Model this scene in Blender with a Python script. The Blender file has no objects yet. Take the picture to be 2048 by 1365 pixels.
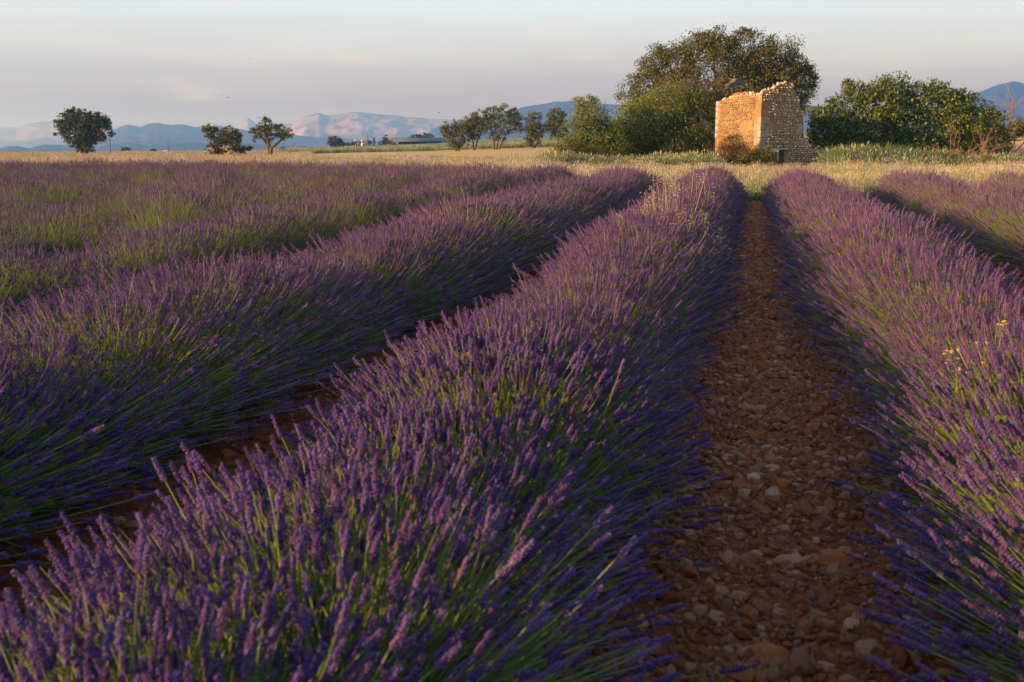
import bpy, bmesh, math, random
import numpy as np
from mathutils import Vector, Matrix, Euler, noise as mnoise

R = math.radians
SC = bpy.context.scene
COL = SC.collection
rng = np.random.default_rng(7)
random.seed(7)

# ------------------------------------------------------------------ camera
FPX = 1991.0                      # 35 mm lens on a 36 mm sensor, in pixels of a 2048 px wide picture
CAM = np.array([0.0, 0.0, 1.15])
YAW, PITCH = R(13.2), R(10.86)
cam_d = bpy.data.cameras.new('camera')
cam = bpy.data.objects.new('camera', cam_d)
COL.objects.link(cam)
cam.location = CAM
cam.rotation_euler = (R(90) - PITCH, 0, YAW)
cam_d.lens = 35.0
cam_d.sensor_width = 36.0
cam_d.clip_start = 0.02
cam_d.clip_end = 30000
cam_d.dof.use_dof = True
cam_d.dof.focus_distance = 21.0
cam_d.dof.aperture_fstop = 7.5
SC.camera = cam

# ------------------------------------------------------------------ light
SUN_EL = R(9.5)
SUN_AZ_CAM = R(20)                # how far behind the camera plane the sun stands, on its left
rv = np.array([math.cos(YAW), math.sin(YAW), 0])            # camera right, level
fv = np.array([-math.sin(YAW), math.cos(YAW), 0])           # camera forward, level
sh = -math.cos(SUN_AZ_CAM) * rv - math.sin(SUN_AZ_CAM) * fv
sun_dir = Vector((sh[0] * math.cos(SUN_EL), sh[1] * math.cos(SUN_EL), math.sin(SUN_EL)))
sun_d = bpy.data.lights.new('sun', 'SUN')
sun_d.energy = 5.0
sun_d.color = (1.0, 0.59, 0.30)
sun_d.angle = R(0.5)
sun = bpy.data.objects.new('sun', sun_d)
COL.objects.link(sun)
sun.rotation_euler = sun_dir.to_track_quat('Z', 'Y').to_euler()
sun.location = (-30, -20, 30)

world = bpy.data.worlds.new('World')
SC.world = world
world.use_nodes = True
wt = world.node_tree
wt.nodes.clear()


def wn(kind, **kw):
    n = wt.nodes.new(kind)
    for k, v in kw.items():
        setattr(n, k, v)
    return n


w_out = wn('ShaderNodeOutputWorld')
w_bg = wn('ShaderNodeBackground')
w_sky = wn('ShaderNodeTexSky', sky_type='NISHITA', sun_disc=False)
w_sky.sun_elevation = SUN_EL
w_sky.sun_rotation = math.atan2(sun_dir.x, sun_dir.y)
w_sky.air_density, w_sky.dust_density, w_sky.ozone_density = 1.0, 1.2, 1.2
SKY = 0.06
CLOUD_AMT = 0.62
w_bg.inputs['Strength'].default_value = SKY
tc = wn('ShaderNodeTexCoord')
sep = wn('ShaderNodeSeparateXYZ')
wt.links.new(tc.outputs['Generated'], sep.inputs[0])
mp = wn('ShaderNodeMapping')
mp.inputs['Scale'].default_value = (1.6, 1.6, 15.0)
wt.links.new(tc.outputs['Generated'], mp.inputs['Vector'])
nz = wn('ShaderNodeTexNoise')
nz.inputs['Scale'].default_value = 2.1
nz.inputs['Detail'].default_value = 6.0
nz.inputs['Roughness'].default_value = 0.52
wt.links.new(mp.outputs[0], nz.inputs['Vector'])
# thin veil of high cloud: thicker near the horizon
cr = wn('ShaderNodeValToRGB')
cr.color_ramp.elements[0].position = 0.36
cr.color_ramp.elements[0].color = (0, 0, 0, 1)
cr.color_ramp.elements[1].position = 0.70
cr.color_ramp.elements[1].color = (1, 1, 1, 1)
wt.links.new(nz.outputs['Fac'], cr.inputs[0])
veil = wn('ShaderNodeMapRange')
veil.inputs['From Min'].default_value = 0.0
veil.inputs['From Max'].default_value = 0.30
veil.inputs['To Min'].default_value = 1.0
veil.inputs['To Max'].default_value = 0.6
wt.links.new(sep.outputs['Z'], veil.inputs['Value'])
ccol = wn('ShaderNodeValToRGB')               # colour of the veil by height above the horizon
els = ccol.color_ramp.elements
els[0].position, els[0].color = 0.0, (2.4, 2.1, 2.6, 1)
els[1].position, els[1].color = 0.16, (6.3, 7.5, 9.3, 1)
e = els.new(0.045); e.color = (2.95, 2.55, 2.75, 1)
e = els.new(0.09); e.color = (5.3, 5.35, 5.8, 1)
e = els.new(0.5); e.color = (3.7, 5.1, 7.4, 1)
wt.links.new(sep.outputs['Z'], ccol.inputs[0])
streak = wn('ShaderNodeMixRGB', blend_type='MIX')   # mauve streaks in the veil
streak.inputs['Color2'].default_value = (2.2, 1.95, 2.5, 1)
sk_f = wn('ShaderNodeMath', operation='MULTIPLY')
sk_f.inputs[1].default_value = 0.4
wt.links.new(cr.outputs[0], sk_f.inputs[0])
lowm = wn('ShaderNodeMapRange')
lowm.inputs['From Min'].default_value = 0.07
lowm.inputs['From Max'].default_value = 0.13
lowm.inputs['To Min'].default_value = 1.0
lowm.inputs['To Max'].default_value = 0.12
wt.links.new(sep.outputs['Z'], lowm.inputs['Value'])
sk_g = wn('ShaderNodeMath', operation='MULTIPLY')
wt.links.new(sk_f.outputs[0], sk_g.inputs[0])
wt.links.new(lowm.outputs[0], sk_g.inputs[1])
wt.links.new(sk_g.outputs[0], streak.inputs['Fac'])
wt.links.new(ccol.outputs[0], streak.inputs['Color1'])
mixc = wn('ShaderNodeMixRGB', blend_type='MIX')
amt = wn('ShaderNodeMath', operation='MULTIPLY')
amt.inputs[1].default_value = 0.95
wt.links.new(veil.outputs[0], amt.inputs[0])
wt.links.new(amt.outputs[0], mixc.inputs['Fac'])
wt.links.new(w_sky.outputs[0], mixc.inputs['Color1'])
wt.links.new(streak.outputs[0], mixc.inputs['Color2'])
# small rosy clouds, lit by the low sun
mp2 = wn('ShaderNodeMapping')
mp2.inputs['Scale'].default_value = (3.2, 3.2, 26.0)
mp2.inputs['Location'].default_value = (3.1, 1.7, 0.4)
wt.links.new(tc.outputs['Generated'], mp2.inputs['Vector'])
nz2 = wn('ShaderNodeTexNoise')
nz2.inputs['Scale'].default_value = 2.4
nz2.inputs['Detail'].default_value = 7.0
nz2.inputs['Roughness'].default_value = 0.6
wt.links.new(mp2.outputs[0], nz2.inputs['Vector'])
cr2 = wn('ShaderNodeValToRGB')
cr2.color_ramp.elements[0].position = 0.60
cr2.color_ramp.elements[0].color = (0, 0, 0, 1)
cr2.color_ramp.elements[1].position = 0.80
cr2.color_ramp.elements[1].color = (.42, .42, .42, 1)
wt.links.new(nz2.outputs['Fac'], cr2.inputs[0])
mixp = wn('ShaderNodeMixRGB', blend_type='MIX')
mixp.inputs['Color2'].default_value = (7.4, 6.0, 5.8, 1)
wt.links.new(cr2.outputs[0], mixp.inputs['Fac'])
wt.links.new(mixc.outputs[0], mixp.inputs['Color1'])
wt.links.new(mixp.outputs[0], w_bg.inputs['Color'])
wt.links.new(w_bg.outputs[0], w_out.inputs['Surface'])

vs = SC.view_settings
vs.view_transform = 'Standard'
vs.look = 'None'
vs.exposure = 1.35
vs.gamma = 1.0
vs.use_curve_mapping = False
SC.cycles.use_denoising = True
SC.cycles.max_bounces = 6
SC.cycles.diffuse_bounces = 3
SC.cycles.glossy_bounces = 2
SC.cycles.transmission_bounces = 3
SC.cycles.volume_bounces = 1
SC.cycles.transparent_max_bounces = 6
SC.cycles.sample_clamp_indirect = 4.0

# ------------------------------------------------------------------ helpers
cp_, sp_ = math.cos(PITCH), math.sin(PITCH)
F3 = np.array([fv[0] * cp_, fv[1] * cp_, -sp_])
U3 = np.array([fv[0] * sp_, fv[1] * sp_, cp_])


def ray(px, py):
    return F3 + (px - 1024) / FPX * rv + (682.5 - py) / FPX * U3


def at(px, py, D):
    """the point seen at picture pixel (px, py) that stands D metres ahead of the camera"""
    d = ray(px, py)
    return CAM + d * (D / float(d @ fv))


def sstep(t):
    t = np.clip(t, 0, 1)
    return t * t * (3 - 2 * t)


YH_X = [-600, 0, 512, 700, 850, 1000, 1150, 1500, 1700, 2040, 2600]
YH_Y = [306, 304, 300, 292, 288, 279, 272, 266, 264, 262, 262]


def gz(x, y):
    """height of the ground"""
    x = np.asarray(x, float); y = np.asarray(y, float)
    vx, vy = x - CAM[0], y - CAM[1]
    dep = vx * fv[0] + vy * fv[1]
    side = vx * rv[0] + vy * rv[1]
    dd = np.maximum(dep, 1.0)
    px = 1024 + np.clip(side / dd, -2, 2) / cp_ * FPX
    yh = np.interp(px, YH_X, YH_Y)
    Dc = np.interp(px, [-600, 1150, 1700, 2600], [430, 430, 200, 200])
    zc = 1.15 + (300.5 - yh) / FPX * Dc
    t = np.clip((dd - 62) / (Dc - 62), 0, 1)
    z = zc * np.where(t < .08, t * t / .16, t - .04) / .96
    fall = sstep((dd - Dc) / 260)
    z = z * (1 - fall) - 9.0 * fall
    return np.where(dep > 1, z, 0.0)


def gat(px, D):
    """a point on the ground in picture column px, D metres ahead"""
    p = at(px, 300.5, D)
    return np.array([p[0], p[1], float(gz(p[0], p[1]))])


class MB:
    """collects polygons of any size for ONE mesh object"""

    def __init__(self):
        self.v, self.f, self.m, self.n = [], [], [], 0

    def add(self, verts, faces, mi=0):
        verts = np.asarray(verts, float).reshape(-1, 3)
        self.v.append(verts)
        fa = np.asarray(faces, int)
        self.f.append(fa + self.n)
        self.m.append(np.full(len(fa), mi, int))
        self.n += len(verts)

    def box(self, c, s, rot=None, mi=0):
        c = np.asarray(c, float); h = np.asarray(s, float) / 2
        v = np.array([[a, b, d] for a in (-1, 1) for b in (-1, 1) for d in (-1, 1)], float) * h
        if rot is not None:
            v = v @ np.asarray(rot, float).T
        self.add(v + c, [[0, 1, 3, 2], [4, 6, 7, 5], [0, 4, 5, 1], [2, 3, 7, 6], [0, 2, 6, 4], [1, 5, 7, 3]], mi)

    def tube(self, pts, rad, n=6, mi=0, cap=True):
        pts = np.asarray(pts, float)
        k = len(pts)
        rad = np.broadcast_to(np.asarray(rad, float), (k,))
        t = np.gradient(pts, axis=0)
        t /= np.linalg.norm(t, axis=1)[:, None] + 1e-9
        ref = np.array([0.13, 0.2, 1.0]) if abs(t[0][2]) < .8 else np.array([1.0, .2, .1])
        a = np.cross(t, ref); a /= np.linalg.norm(a, axis=1)[:, None] + 1e-9
        b = np.cross(t, a)
        an = np.arange(n) * 2 * math.pi / n
        ring = pts[:, None, :] + rad[:, None, None] * (np.cos(an)[None, :, None] * a[:, None, :] + np.sin(an)[None, :, None] * b[:, None, :])
        fs = []
        for i in range(k - 1):
            for j in range(n):
                j2 = (j + 1) % n
                fs.append([i * n + j, i * n + j2, (i + 1) * n + j2, (i + 1) * n + j])
        self.add(ring, fs, mi)
        if cap and n > 2:
            base = self.n
            self.add(np.array([pts[-1]]), np.zeros((0, 4), int), mi)
            self.f.append(np.array([[base - n + j, base - n + (j + 1) % n, base] for j in range(n)]))
            self.m.append(np.full(n, mi, int))

    def mesh(self, name, mats, smooth=False):
        me = bpy.data.meshes.new(name)
        V = np.concatenate(self.v)
        fl = [f for f in self.f if len(f)]
        ml = [m for f, m in zip(self.f, self.m) if len(f)]
        tot = np.concatenate([np.full(len(f), f.shape[1]) for f in fl])
        loops = np.concatenate([f.ravel() for f in fl])
        me.vertices.add(len(V)); me.vertices.foreach_set('co', V.ravel().astype(np.float32))
        me.loops.add(len(loops)); me.loops.foreach_set('vertex_index', loops.astype(np.int32))
        me.polygons.add(len(tot))
        st = np.concatenate([[0], np.cumsum(tot)[:-1]])
        me.polygons.foreach_set('loop_start', st.astype(np.int32))
        me.polygons.foreach_set('material_index', np.concatenate(ml).astype(np.int32))
        if smooth:
            me.polygons.foreach_set('use_smooth', np.ones(len(tot), bool))
        for m in (mats if isinstance(mats, (list, tuple)) else [mats]):
            me.materials.append(m)
        me.update(calc_edges=True)
        me.validate()
        return me

    def build(self, name, mats, parent=None, smooth=False, link=True):
        o = bpy.data.objects.new(name, self.mesh(name, mats, smooth))
        if link:
            COL.objects.link(o)
        if parent is not None:
            o.parent = parent
            o.matrix_parent_inverse = Matrix.Translation(parent.location).inverted()
        return o


def tag(o, label=None, cat=None, group=None, kind=None):
    for k, v in (('label', label), ('category', cat), ('group', group), ('kind', kind)):
        if v:
            o[k] = v
    return o


def thing(name, loc, label, cat, group=None):
    o = bpy.data.objects.new(name, None)
    o.empty_display_size = .3
    COL.objects.link(o)
    o.location = Vector(loc)
    return tag(o, label, cat, group)


# ------------------------------------------------------------------ materials
def material(name, stops, scale=3.0, detail=4.0, rough=.85, rnd=None, rnd_amt=.35, bump=0.0, bump_scale=None, transl=0.0, spec=.15, coords='pos', stretch=None):
    """stops: list of (position, linear colour) of a ramp driven by noise, or by noise mixed with a random number per object / per leaf"""
    m = bpy.data.materials.new(name)
    m.use_nodes = True
    nt = m.node_tree
    N, L = nt.nodes, nt.links
    bs = N['Principled BSDF']
    out = N['Material Output']
    bs.inputs['Roughness'].default_value = rough
    bs.inputs['Specular IOR Level'].default_value = spec
    if coords == 'pos':
        g = N.new('ShaderNodeNewGeometry'); vec = g.outputs['Position']
    else:
        g = N.new('ShaderNodeTexCoord'); vec = g.outputs['Object']
    if stretch:
        mp = N.new('ShaderNodeMapping'); mp.inputs['Scale'].default_value = stretch
        L.new(vec, mp.inputs['Vector']); vec = mp.outputs[0]
    nz = N.new('ShaderNodeTexNoise')
    nz.inputs['Scale'].default_value = scale
    nz.inputs['Detail'].default_value = detail
    nz.inputs['Roughness'].default_value = .6
    L.new(vec, nz.inputs['Vector'])
    st = N.new('ShaderNodeMapRange')
    st.inputs['From Min'].default_value = .28
    st.inputs['From Max'].default_value = .72
    L.new(nz.outputs['Fac'], st.inputs['Value'])
    fac = st.outputs[0]
    if rnd:
        if rnd == 'island':
            r = N.new('ShaderNodeNewGeometry'); ro = r.outputs['Random Per Island']
        else:
            r = N.new('ShaderNodeObjectInfo'); ro = r.outputs['Random']
        mx = N.new('ShaderNodeMix'); mx.data_type = 'FLOAT'
        mx.inputs[0].default_value = rnd_amt
        L.new(fac, mx.inputs[2]); L.new(ro, mx.inputs[3])
        fac = mx.outputs[0]
    rp = N.new('ShaderNodeValToRGB')
    el = rp.color_ramp.elements
    el[0].position, el[0].color = stops[0][0], (*stops[0][1], 1)
    el[1].position, el[1].color = stops[-1][0], (*stops[-1][1], 1)
    for p, c in stops[1:-1]:
        e = el.new(p); e.color = (*c, 1)
    L.new(fac, rp.inputs[0])
    L.new(rp.outputs[0], bs.inputs['Base Color'])
    if bump:
        b = N.new('ShaderNodeBump'); b.inputs['Strength'].default_value = 1.0
        b.inputs['Distance'].default_value = bump
        n2 = N.new('ShaderNodeTexNoise')
        n2.inputs['Scale'].default_value = bump_scale or scale * 4
        n2.inputs['Detail'].default_value = 5
        L.new(vec, n2.inputs['Vector'])
        L.new(n2.outputs['Fac'], b.inputs['Height'])
        L.new(b.outputs[0], bs.inputs['Normal'])
    if transl:
        tr = N.new('ShaderNodeBsdfTranslucent')
        L.new(rp.outputs[0], tr.inputs['Color'])
        ms = N.new('ShaderNodeMixShader'); ms.inputs[0].default_value = transl
        L.new(bs.outputs[0], ms.inputs[1]); L.new(tr.outputs[0], ms.inputs[2])
        L.new(ms.outputs[0], out.inputs['Surface'])
    return m


M = {}
M['soil'] = material('red_soil', [(0, (0.060, 0.015, 0.005)), (.5, (0.148, 0.038, 0.016)), (1, (0.262, 0.082, 0.036))], 5, 8, .95, bump=.03, bump_scale=25)
M['stone'] = material('field_stone', [(0, (0.155, 0.059, 0.028)), (.4, (0.308, 0.129, 0.066)), (.75, (0.476, 0.231, 0.129)), (.93, (0.573, 0.336, 0.217)), (1, (0.700, 0.532, 0.405))], 14, 5, .8, rnd='object', rnd_amt=.72, bump=.004, bump_scale=60, coords='obj')
M['clod'] = material('soil_clod', [(0, (0.184, 0.050, 0.018)), (1, (0.511, 0.169, 0.064))], 20, 5, .95, rnd='object', rnd_amt=.5, bump=.004, bump_scale=70, coords='obj')
M['land'] = material('dry_meadow_earth', [(0, (.20, .14, .065)), (.5, (.33, .24, .12)), (1, (.42, .33, .18))], .18, 9, .95, bump=.15, bump_scale=2.5)
M['track'] = material('trodden_track', [(0, (.20, .16, .07)), (.45, (.34, .25, .14)), (1, (.45, .36, .24))], 1.1, 7, .95, bump=.02, bump_scale=20)
M['wheat'] = material('cut_wheat', [(0, (0.387, 0.255, 0.093)), (.5, (0.503, 0.341, 0.136)), (1, (0.581, 0.426, 0.186))], .35, 7, .95, bump=.06, bump_scale=5, stretch=(.35, 2.2, 1))
M['green'] = material('green_crop', [(0, (0.120, 0.149, 0.054)), (.5, (0.165, 0.193, 0.072)), (1, (0.230, 0.248, 0.102))], .12, 7, .95, bump=.08, bump_scale=2, stretch=(.4, 1.5, 1))
M['stem'] = material('lavender_stem', [(0, (0.113, 0.182, 0.045)), (.6, (0.214, 0.284, 0.082)), (1, (0.349, 0.362, 0.126))], .8, 3, .7, rnd='object', rnd_amt=.6, transl=.12)
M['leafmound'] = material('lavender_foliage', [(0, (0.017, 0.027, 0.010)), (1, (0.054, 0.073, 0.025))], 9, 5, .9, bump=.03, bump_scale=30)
M['calyx'] = material('lavender_calyx', [(0, (0.076, 0.042, 0.089)), (.4, (0.139, 0.066, 0.140)), (.8, (0.216, 0.106, 0.183)), (1, (0.234, 0.141, 0.145))], .7, 3, .75, rnd='object', rnd_amt=.7, transl=.15)
M['petal'] = material('lavender_petal', [(0, (0.081, 0.052, 0.242)), (.6, (0.128, 0.081, 0.326)), (1, (0.190, 0.142, 0.401))], .7, 3, .7, rnd='object', rnd_amt=.7, transl=.25)
M['straw'] = material('straw', [(0, (0.279, 0.234, 0.119)), (.4, (0.388, 0.357, 0.207)), (.75, (0.474, 0.468, 0.327)), (1, (0.539, 0.566, 0.475))], .5, 4, .8, rnd='object', rnd_amt=.5, transl=.25)
M['strawwarm'] = material('straw_ochre', [(0, (0.270, 0.178, 0.081)), (1, (0.396, 0.317, 0.173))], .5, 4, .8, rnd='object', rnd_amt=.5, transl=.25)
M['grassgreen'] = material('green_grass', [(0, (0.057, 0.112, 0.032)), (.5, (0.111, 0.178, 0.056)), (1, (0.201, 0.279, 0.112))], .5, 4, .8, rnd='object', rnd_amt=.5, transl=.25)
M['weedgreen'] = material('fresh_weed', [(0, (.05, .11, .025)), (1, (.11, .19, .05))], 3, 4, .7, rnd='object', transl=.25)
M['bark'] = material('bark', [(0, (.05, .034, .022)), (1, (.16, .115, .08))], 5, 6, .9, bump=.02, bump_scale=18, stretch=(3, 3, .5))
M['deadwood'] = material('dead_wood', [(0, (.14, .075, .045)), (1, (.30, .19, .13))], 6, 5, .85, bump=.004, bump_scale=40)
M['oak'] = material('oak_leaf', [(0, (0.035, 0.050, 0.013)), (.5, (0.072, 0.092, 0.024)), (1, (0.151, 0.154, 0.042))], 1.6, 4, .6, rnd='island', rnd_amt=.6, transl=.2)
M['walnut'] = material('walnut_leaf', [(0, (0.046, 0.057, 0.012)), (.5, (0.094, 0.102, 0.021)), (.85, (0.181, 0.166, 0.034)), (1, (0.243, 0.191, 0.051))], 1.0, 4, .6, rnd='island', rnd_amt=.6, transl=.22)
M['willow'] = material('almond_leaf', [(0, (0.060, 0.082, 0.024)), (.5, (0.121, 0.147, 0.040)), (1, (0.218, 0.219, 0.071))], .6, 4, .6, rnd='island', rnd_amt=.55, transl=.28)
M['ivy'] = material('bramble_leaf', [(0, (0.058, 0.093, 0.013)), (.5, (0.136, 0.182, 0.028)), (1, (0.309, 0.335, 0.062))], .9, 4, .55, rnd='island', rnd_amt=.6, transl=.25)
M['vine'] = material('dry_vine_leaf', [(0, (.075, .05, .03)), (1, (.19, .13, .085))], 2, 4, .8, rnd='island', rnd_amt=.6, transl=.15)
M['fig'] = material('fig_leaf', [(0, (0.036, 0.074, 0.010)), (.55, (0.086, 0.131, 0.017)), (.9, (0.203, 0.218, 0.026)), (1, (0.448, 0.332, 0.035))], 1.1, 4, .5, rnd='island', rnd_amt=.6, transl=.22, spec=.3)
M['shrubdry'] = material('rusty_leaf', [(0, (0.050, 0.046, 0.015)), (.6, (0.118, 0.076, 0.025)), (1, (0.252, 0.126, 0.042))], 1.5, 4, .7, rnd='island', rnd_amt=.65, transl=.25)
M['silver'] = material('pale_seedhead', [(0, (.30, .25, .17)), (1, (.55, .49, .38))], 2, 4, .8, rnd='island', transl=.3)
M['plaster'] = material('ochre_plaster', [(0, (0.144, 0.093, 0.047)), (.4, (0.228, 0.162, 0.085)), (.75, (0.274, 0.201, 0.107)), (1, (0.334, 0.266, 0.154))], 1.7, 8, .95, bump=.035, bump_scale=9)
M['mortar'] = material('earth_mortar', [(0, (0.188, 0.103, 0.048)), (.6, (0.312, 0.186, 0.090)), (1, (0.438, 0.276, 0.137))], 3, 7, .95, bump=.03, bump_scale=14)
M['rubble'] = material('wall_stone', [(0, (0.235, 0.145, 0.078)), (.35, (0.440, 0.305, 0.180)), (.7, (0.661, 0.508, 0.325)), (1, (0.881, 0.727, 0.518))], 5, 5, .85, rnd='object', rnd_amt=.65, bump=.01, bump_scale=30)
M['rubblejoined'] = material('wall_stone_small', [(0, (0.220, 0.130, 0.066)), (.4, (0.409, 0.276, 0.157)), (.75, (0.629, 0.481, 0.301)), (1, (0.849, 0.699, 0.494))], 5, 5, .85, rnd='island', rnd_amt=.65, bump=.01, bump_scale=30)
M['washed'] = material('limewashed_stone', [(0, (0.147, 0.099, 0.050)), (.5, (0.239, 0.167, 0.093)), (1, (0.331, 0.262, 0.174))], 3, 6, .9, rnd='object', rnd_amt=.5, bump=.012, bump_scale=25)
M['washedjoined'] = material('limewashed_small_stone', [(0, (0.160, 0.108, 0.054)), (.5, (0.260, 0.182, 0.101)), (1, (0.360, 0.285, 0.189))], 3, 6, .9, rnd='island', rnd_amt=.5, bump=.012, bump_scale=25)
M['quoin'] = material('dressed_stone', [(0, (0.221, 0.187, 0.133)), (1, (0.344, 0.318, 0.255))], 3, 6, .9, rnd='object', rnd_amt=.4, bump=.01, bump_scale=16)
M['greyshade'] = material('shade_darkened_grey_stone', [(0, (0.072, 0.057, 0.045)), (1, (0.192, 0.162, 0.132))], 4, 6, .9, bump=.04, bump_scale=7)  # grey stone, base colour darkened to stand for shade on the rear gable
M['tile'] = material('clay_roof_tile', [(0, (.28, .10, .045)), (1, (.46, .21, .10))], 6, 4, .85, rnd='object', rnd_amt=.5)
M['wood'] = material('grey_door_wood', [(0, (.14, .10, .08)), (1, (.30, .24, .20))], 6, 5, .85, stretch=(6, 6, .6))
M['concrete'] = material('grey_lintel', [(0, (.30, .27, .24)), (1, (.46, .43, .40))], 6, 5, .9)
M['slate'] = material('blue_metal_roof', [(0, (0.067, 0.084, 0.109)), (1, (0.092, 0.109, 0.134))], .3, 3, .5)
M['redwood'] = material('red_gable_board', [(0, (.26, .055, .03)), (1, (.36, .09, .05))], 2, 3, .8)
M['darkwall'] = material('dark_barn_wall', [(0, (0.018, 0.018, 0.017)), (1, (0.036, 0.033, 0.030))], 1, 3, .9)
M['white'] = material('white_render', [(0, (.62, .58, .52)), (1, (.78, .74, .68))], 1, 3, .9)
M['roof'] = material('farm_roof', [(0, (.25, .10, .06)), (1, (.36, .17, .10))], 2, 3, .9)
M['pole'] = material('pole_wood', [(0, (.10, .07, .05)), (1, (.20, .15, .11))], 3, 3, .9)
M['cream'] = material('cream_flower', [(0, (.36, .30, .15)), (1, (.52, .46, .32))], 4, 3, .8, rnd='object')
M['yellow'] = material('yellow_flower', [(0, (.55, .32, .02)), (1, (.70, .48, .06))], 4, 3, .8, rnd='object')
M['birdgrey'] = material('bird_feather', [(0, (.03, .03, .03)), (1, (.06, .055, .05))], 4, 2, .8)

# ------------------------------------------------------------------ scattering (uncountable stuff only)
_groups = {}


def scatter_tree(coll):
    if coll.name in _groups:
        return _groups[coll.name]
    ng = bpy.data.node_groups.new('scatter ' + coll.name, 'GeometryNodeTree')
    ng.interface.new_socket('Geometry', in_out='INPUT', socket_type='NodeSocketGeometry')
    ng.interface.new_socket('Geometry', in_out='OUTPUT', socket_type='NodeSocketGeometry')
    N, L = ng.nodes, ng.links
    gi, go = N.new('NodeGroupInput'), N.new('NodeGroupOutput')
    iop = N.new('GeometryNodeInstanceOnPoints')
    ci = N.new('GeometryNodeCollectionInfo')
    ci.inputs['Collection'].default_value = coll
    ci.inputs['Separate Children'].default_value = True
    ci.inputs['Reset Children'].default_value = True
    iop.inputs['Pick Instance'].default_value = True

    def attr(name, typ):
        n = N.new('GeometryNodeInputNamedAttribute'); n.data_type = typ
        n.inputs['Name'].default_value = name
        return n.outputs['Attribute']
    e2r = N.new('FunctionNodeEulerToRotation')
    L.new(attr('rot', 'FLOAT_VECTOR'), e2r.inputs[0])
    L.new(gi.outputs[0], iop.inputs['Points'])
    L.new(ci.outputs[0], iop.inputs['Instance'])
    L.new(attr('idx', 'INT'), iop.inputs['Instance Index'])
    L.new(e2r.outputs[0], iop.inputs['Rotation'])
    L.new(attr('scl', 'FLOAT_VECTOR'), iop.inputs['Scale'])
    L.new(iop.outputs[0], go.inputs[0])
    _groups[coll.name] = ng
    return ng


def mat_euler(Rm):
    """(N,3,3) rotation matrices -> XYZ euler angles"""
    y = -np.arcsin(np.clip(Rm[:, 2, 0], -1, 1))
    x = np.arctan2(Rm[:, 2, 1], Rm[:, 2, 2])
    z = np.arctan2(Rm[:, 1, 0], Rm[:, 0, 0])
    return np.stack([x, y, z], 1)


def scatter(name, coll, pts, rot, scl, idx, parent=None):
    me = bpy.data.meshes.new(name)
    n = len(pts)
    me.vertices.add(n)
    me.vertices.foreach_set('co', np.asarray(pts, np.float32).ravel())
    scl = np.asarray(scl, np.float32)
    if scl.ndim == 1:
        scl = np.repeat(scl[:, None], 3, 1)
    for nm, typ, arr, key in (('rot', 'FLOAT_VECTOR', rot, 'vector'), ('scl', 'FLOAT_VECTOR', scl, 'vector'), ('idx', 'INT', idx, 'value')):
        a = me.attributes.new(nm, typ, 'POINT')
        a.data.foreach_set(key, np.asarray(arr, np.int32 if typ == 'INT' else np.float32).ravel())
    o = bpy.data.objects.new(name, me)
    COL.objects.link(o)
    md = o.modifiers.new('scatter', 'NODES')
    md.node_group = scatter_tree(coll)
    if parent is not None:
        o.parent = parent
        o.matrix_parent_inverse = Matrix.Translation(parent.location).inverted()
    return o


def proto_coll(name, meshes):
    c = bpy.data.collections.new(name)
    for i, me in enumerate(meshes):
        c.objects.link(bpy.data.objects.new('%s_%02d' % (name, i), me))
    return c


# ------------------------------------------------------------------ ground
az = np.concatenate([np.linspace(-180, -62, 26)[:-1], np.linspace(-62, 40, 160)[:-1], np.linspace(40, 180, 30)])
rr = np.concatenate([[0], np.linspace(6, 62, 12), np.geomspace(66, 1100, 74), np.geomspace(1300, 8200, 12)])
V, Fq = [], []
A, RR = np.meshgrid(np.radians(az) , rr, indexing='ij')
X, Y = RR * np.sin(A), RR * np.cos(A)
Z = gz(X, Y)
bump = np.array([[mnoise.noise(Vector((x * .05, y * .05, 3.3))) for x, y in zip(xr, yr)] for xr, yr in zip(X, Y)])
Z = Z + bump * .12 * sstep((RR - 30) / 40)
na, nr = A.shape
idn = np.arange(na * nr).reshape(na, nr)
quads = np.stack([idn[:-1, :-1], idn[1:, :-1], idn[1:, 1:], idn[:-1, 1:]], -1).reshape(-1, 4)[:, ::-1]
g = MB(); g.add(np.stack([X, Y, Z - .012], -1).reshape(-1, 3), quads)
tag(g.build('ground', M['land'], smooth=True), kind='structure')


def patch(name, m, px0, px1, d0, d1, lift, nu=40, nv=30):
    """a sheet of field laid over the ground between two distances, given per picture column"""
    us = np.linspace(0, 1, nu); vs_ = np.linspace(0, 1, nv)
    P = []
    for u in us:
        px = px0 + (px1 - px0) * u
        a, b = np.interp(u, np.linspace(0, 1, len(d0)), d0), np.interp(u, np.linspace(0, 1, len(d1)), d1)
        for v in vs_:
            p = gat(px, a * (b / a) ** v)
            p[2] += lift + .12 * mnoise.noise(Vector((p[0] * .05, p[1] * .05, 3.3))) * float(sstep((np.hypot(p[0], p[1]) - 30) / 40))
            P.append(p)
    ids = np.arange(nu * nv).reshape(nu, nv)
    q = np.stack([ids[:-1, :-1], ids[1:, :-1], ids[1:, 1:], ids[:-1, 1:]], -1).reshape(-1, 4)
    b = MB(); b.add(P, q)
    return tag(b.build(name, m, smooth=True), kind='structure')


ROWX = {0: -.71, 1: .95, 2: 2.84, 3: 4.78, **{-k: -.63 - 1.75 * k for k in range(1, 15)}}
ROWX0, PITCHX = -0.78, 1.75
ROW_Y0 = -1.6
END_X = [-26, -19, -11.5, -9.5, -7.7, -6.0, -4.2, -2.5, 2.9, 9.2]
END_Y = [30.6, 30.3, 28.9, 28.0, 26.8, 24.3, 22.8, 21.8, 21.3, 21.2]


def field_end(x):
    """where the lavender rows stop, by distance across the field"""
    return np.interp(x, END_X, END_Y)


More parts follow.
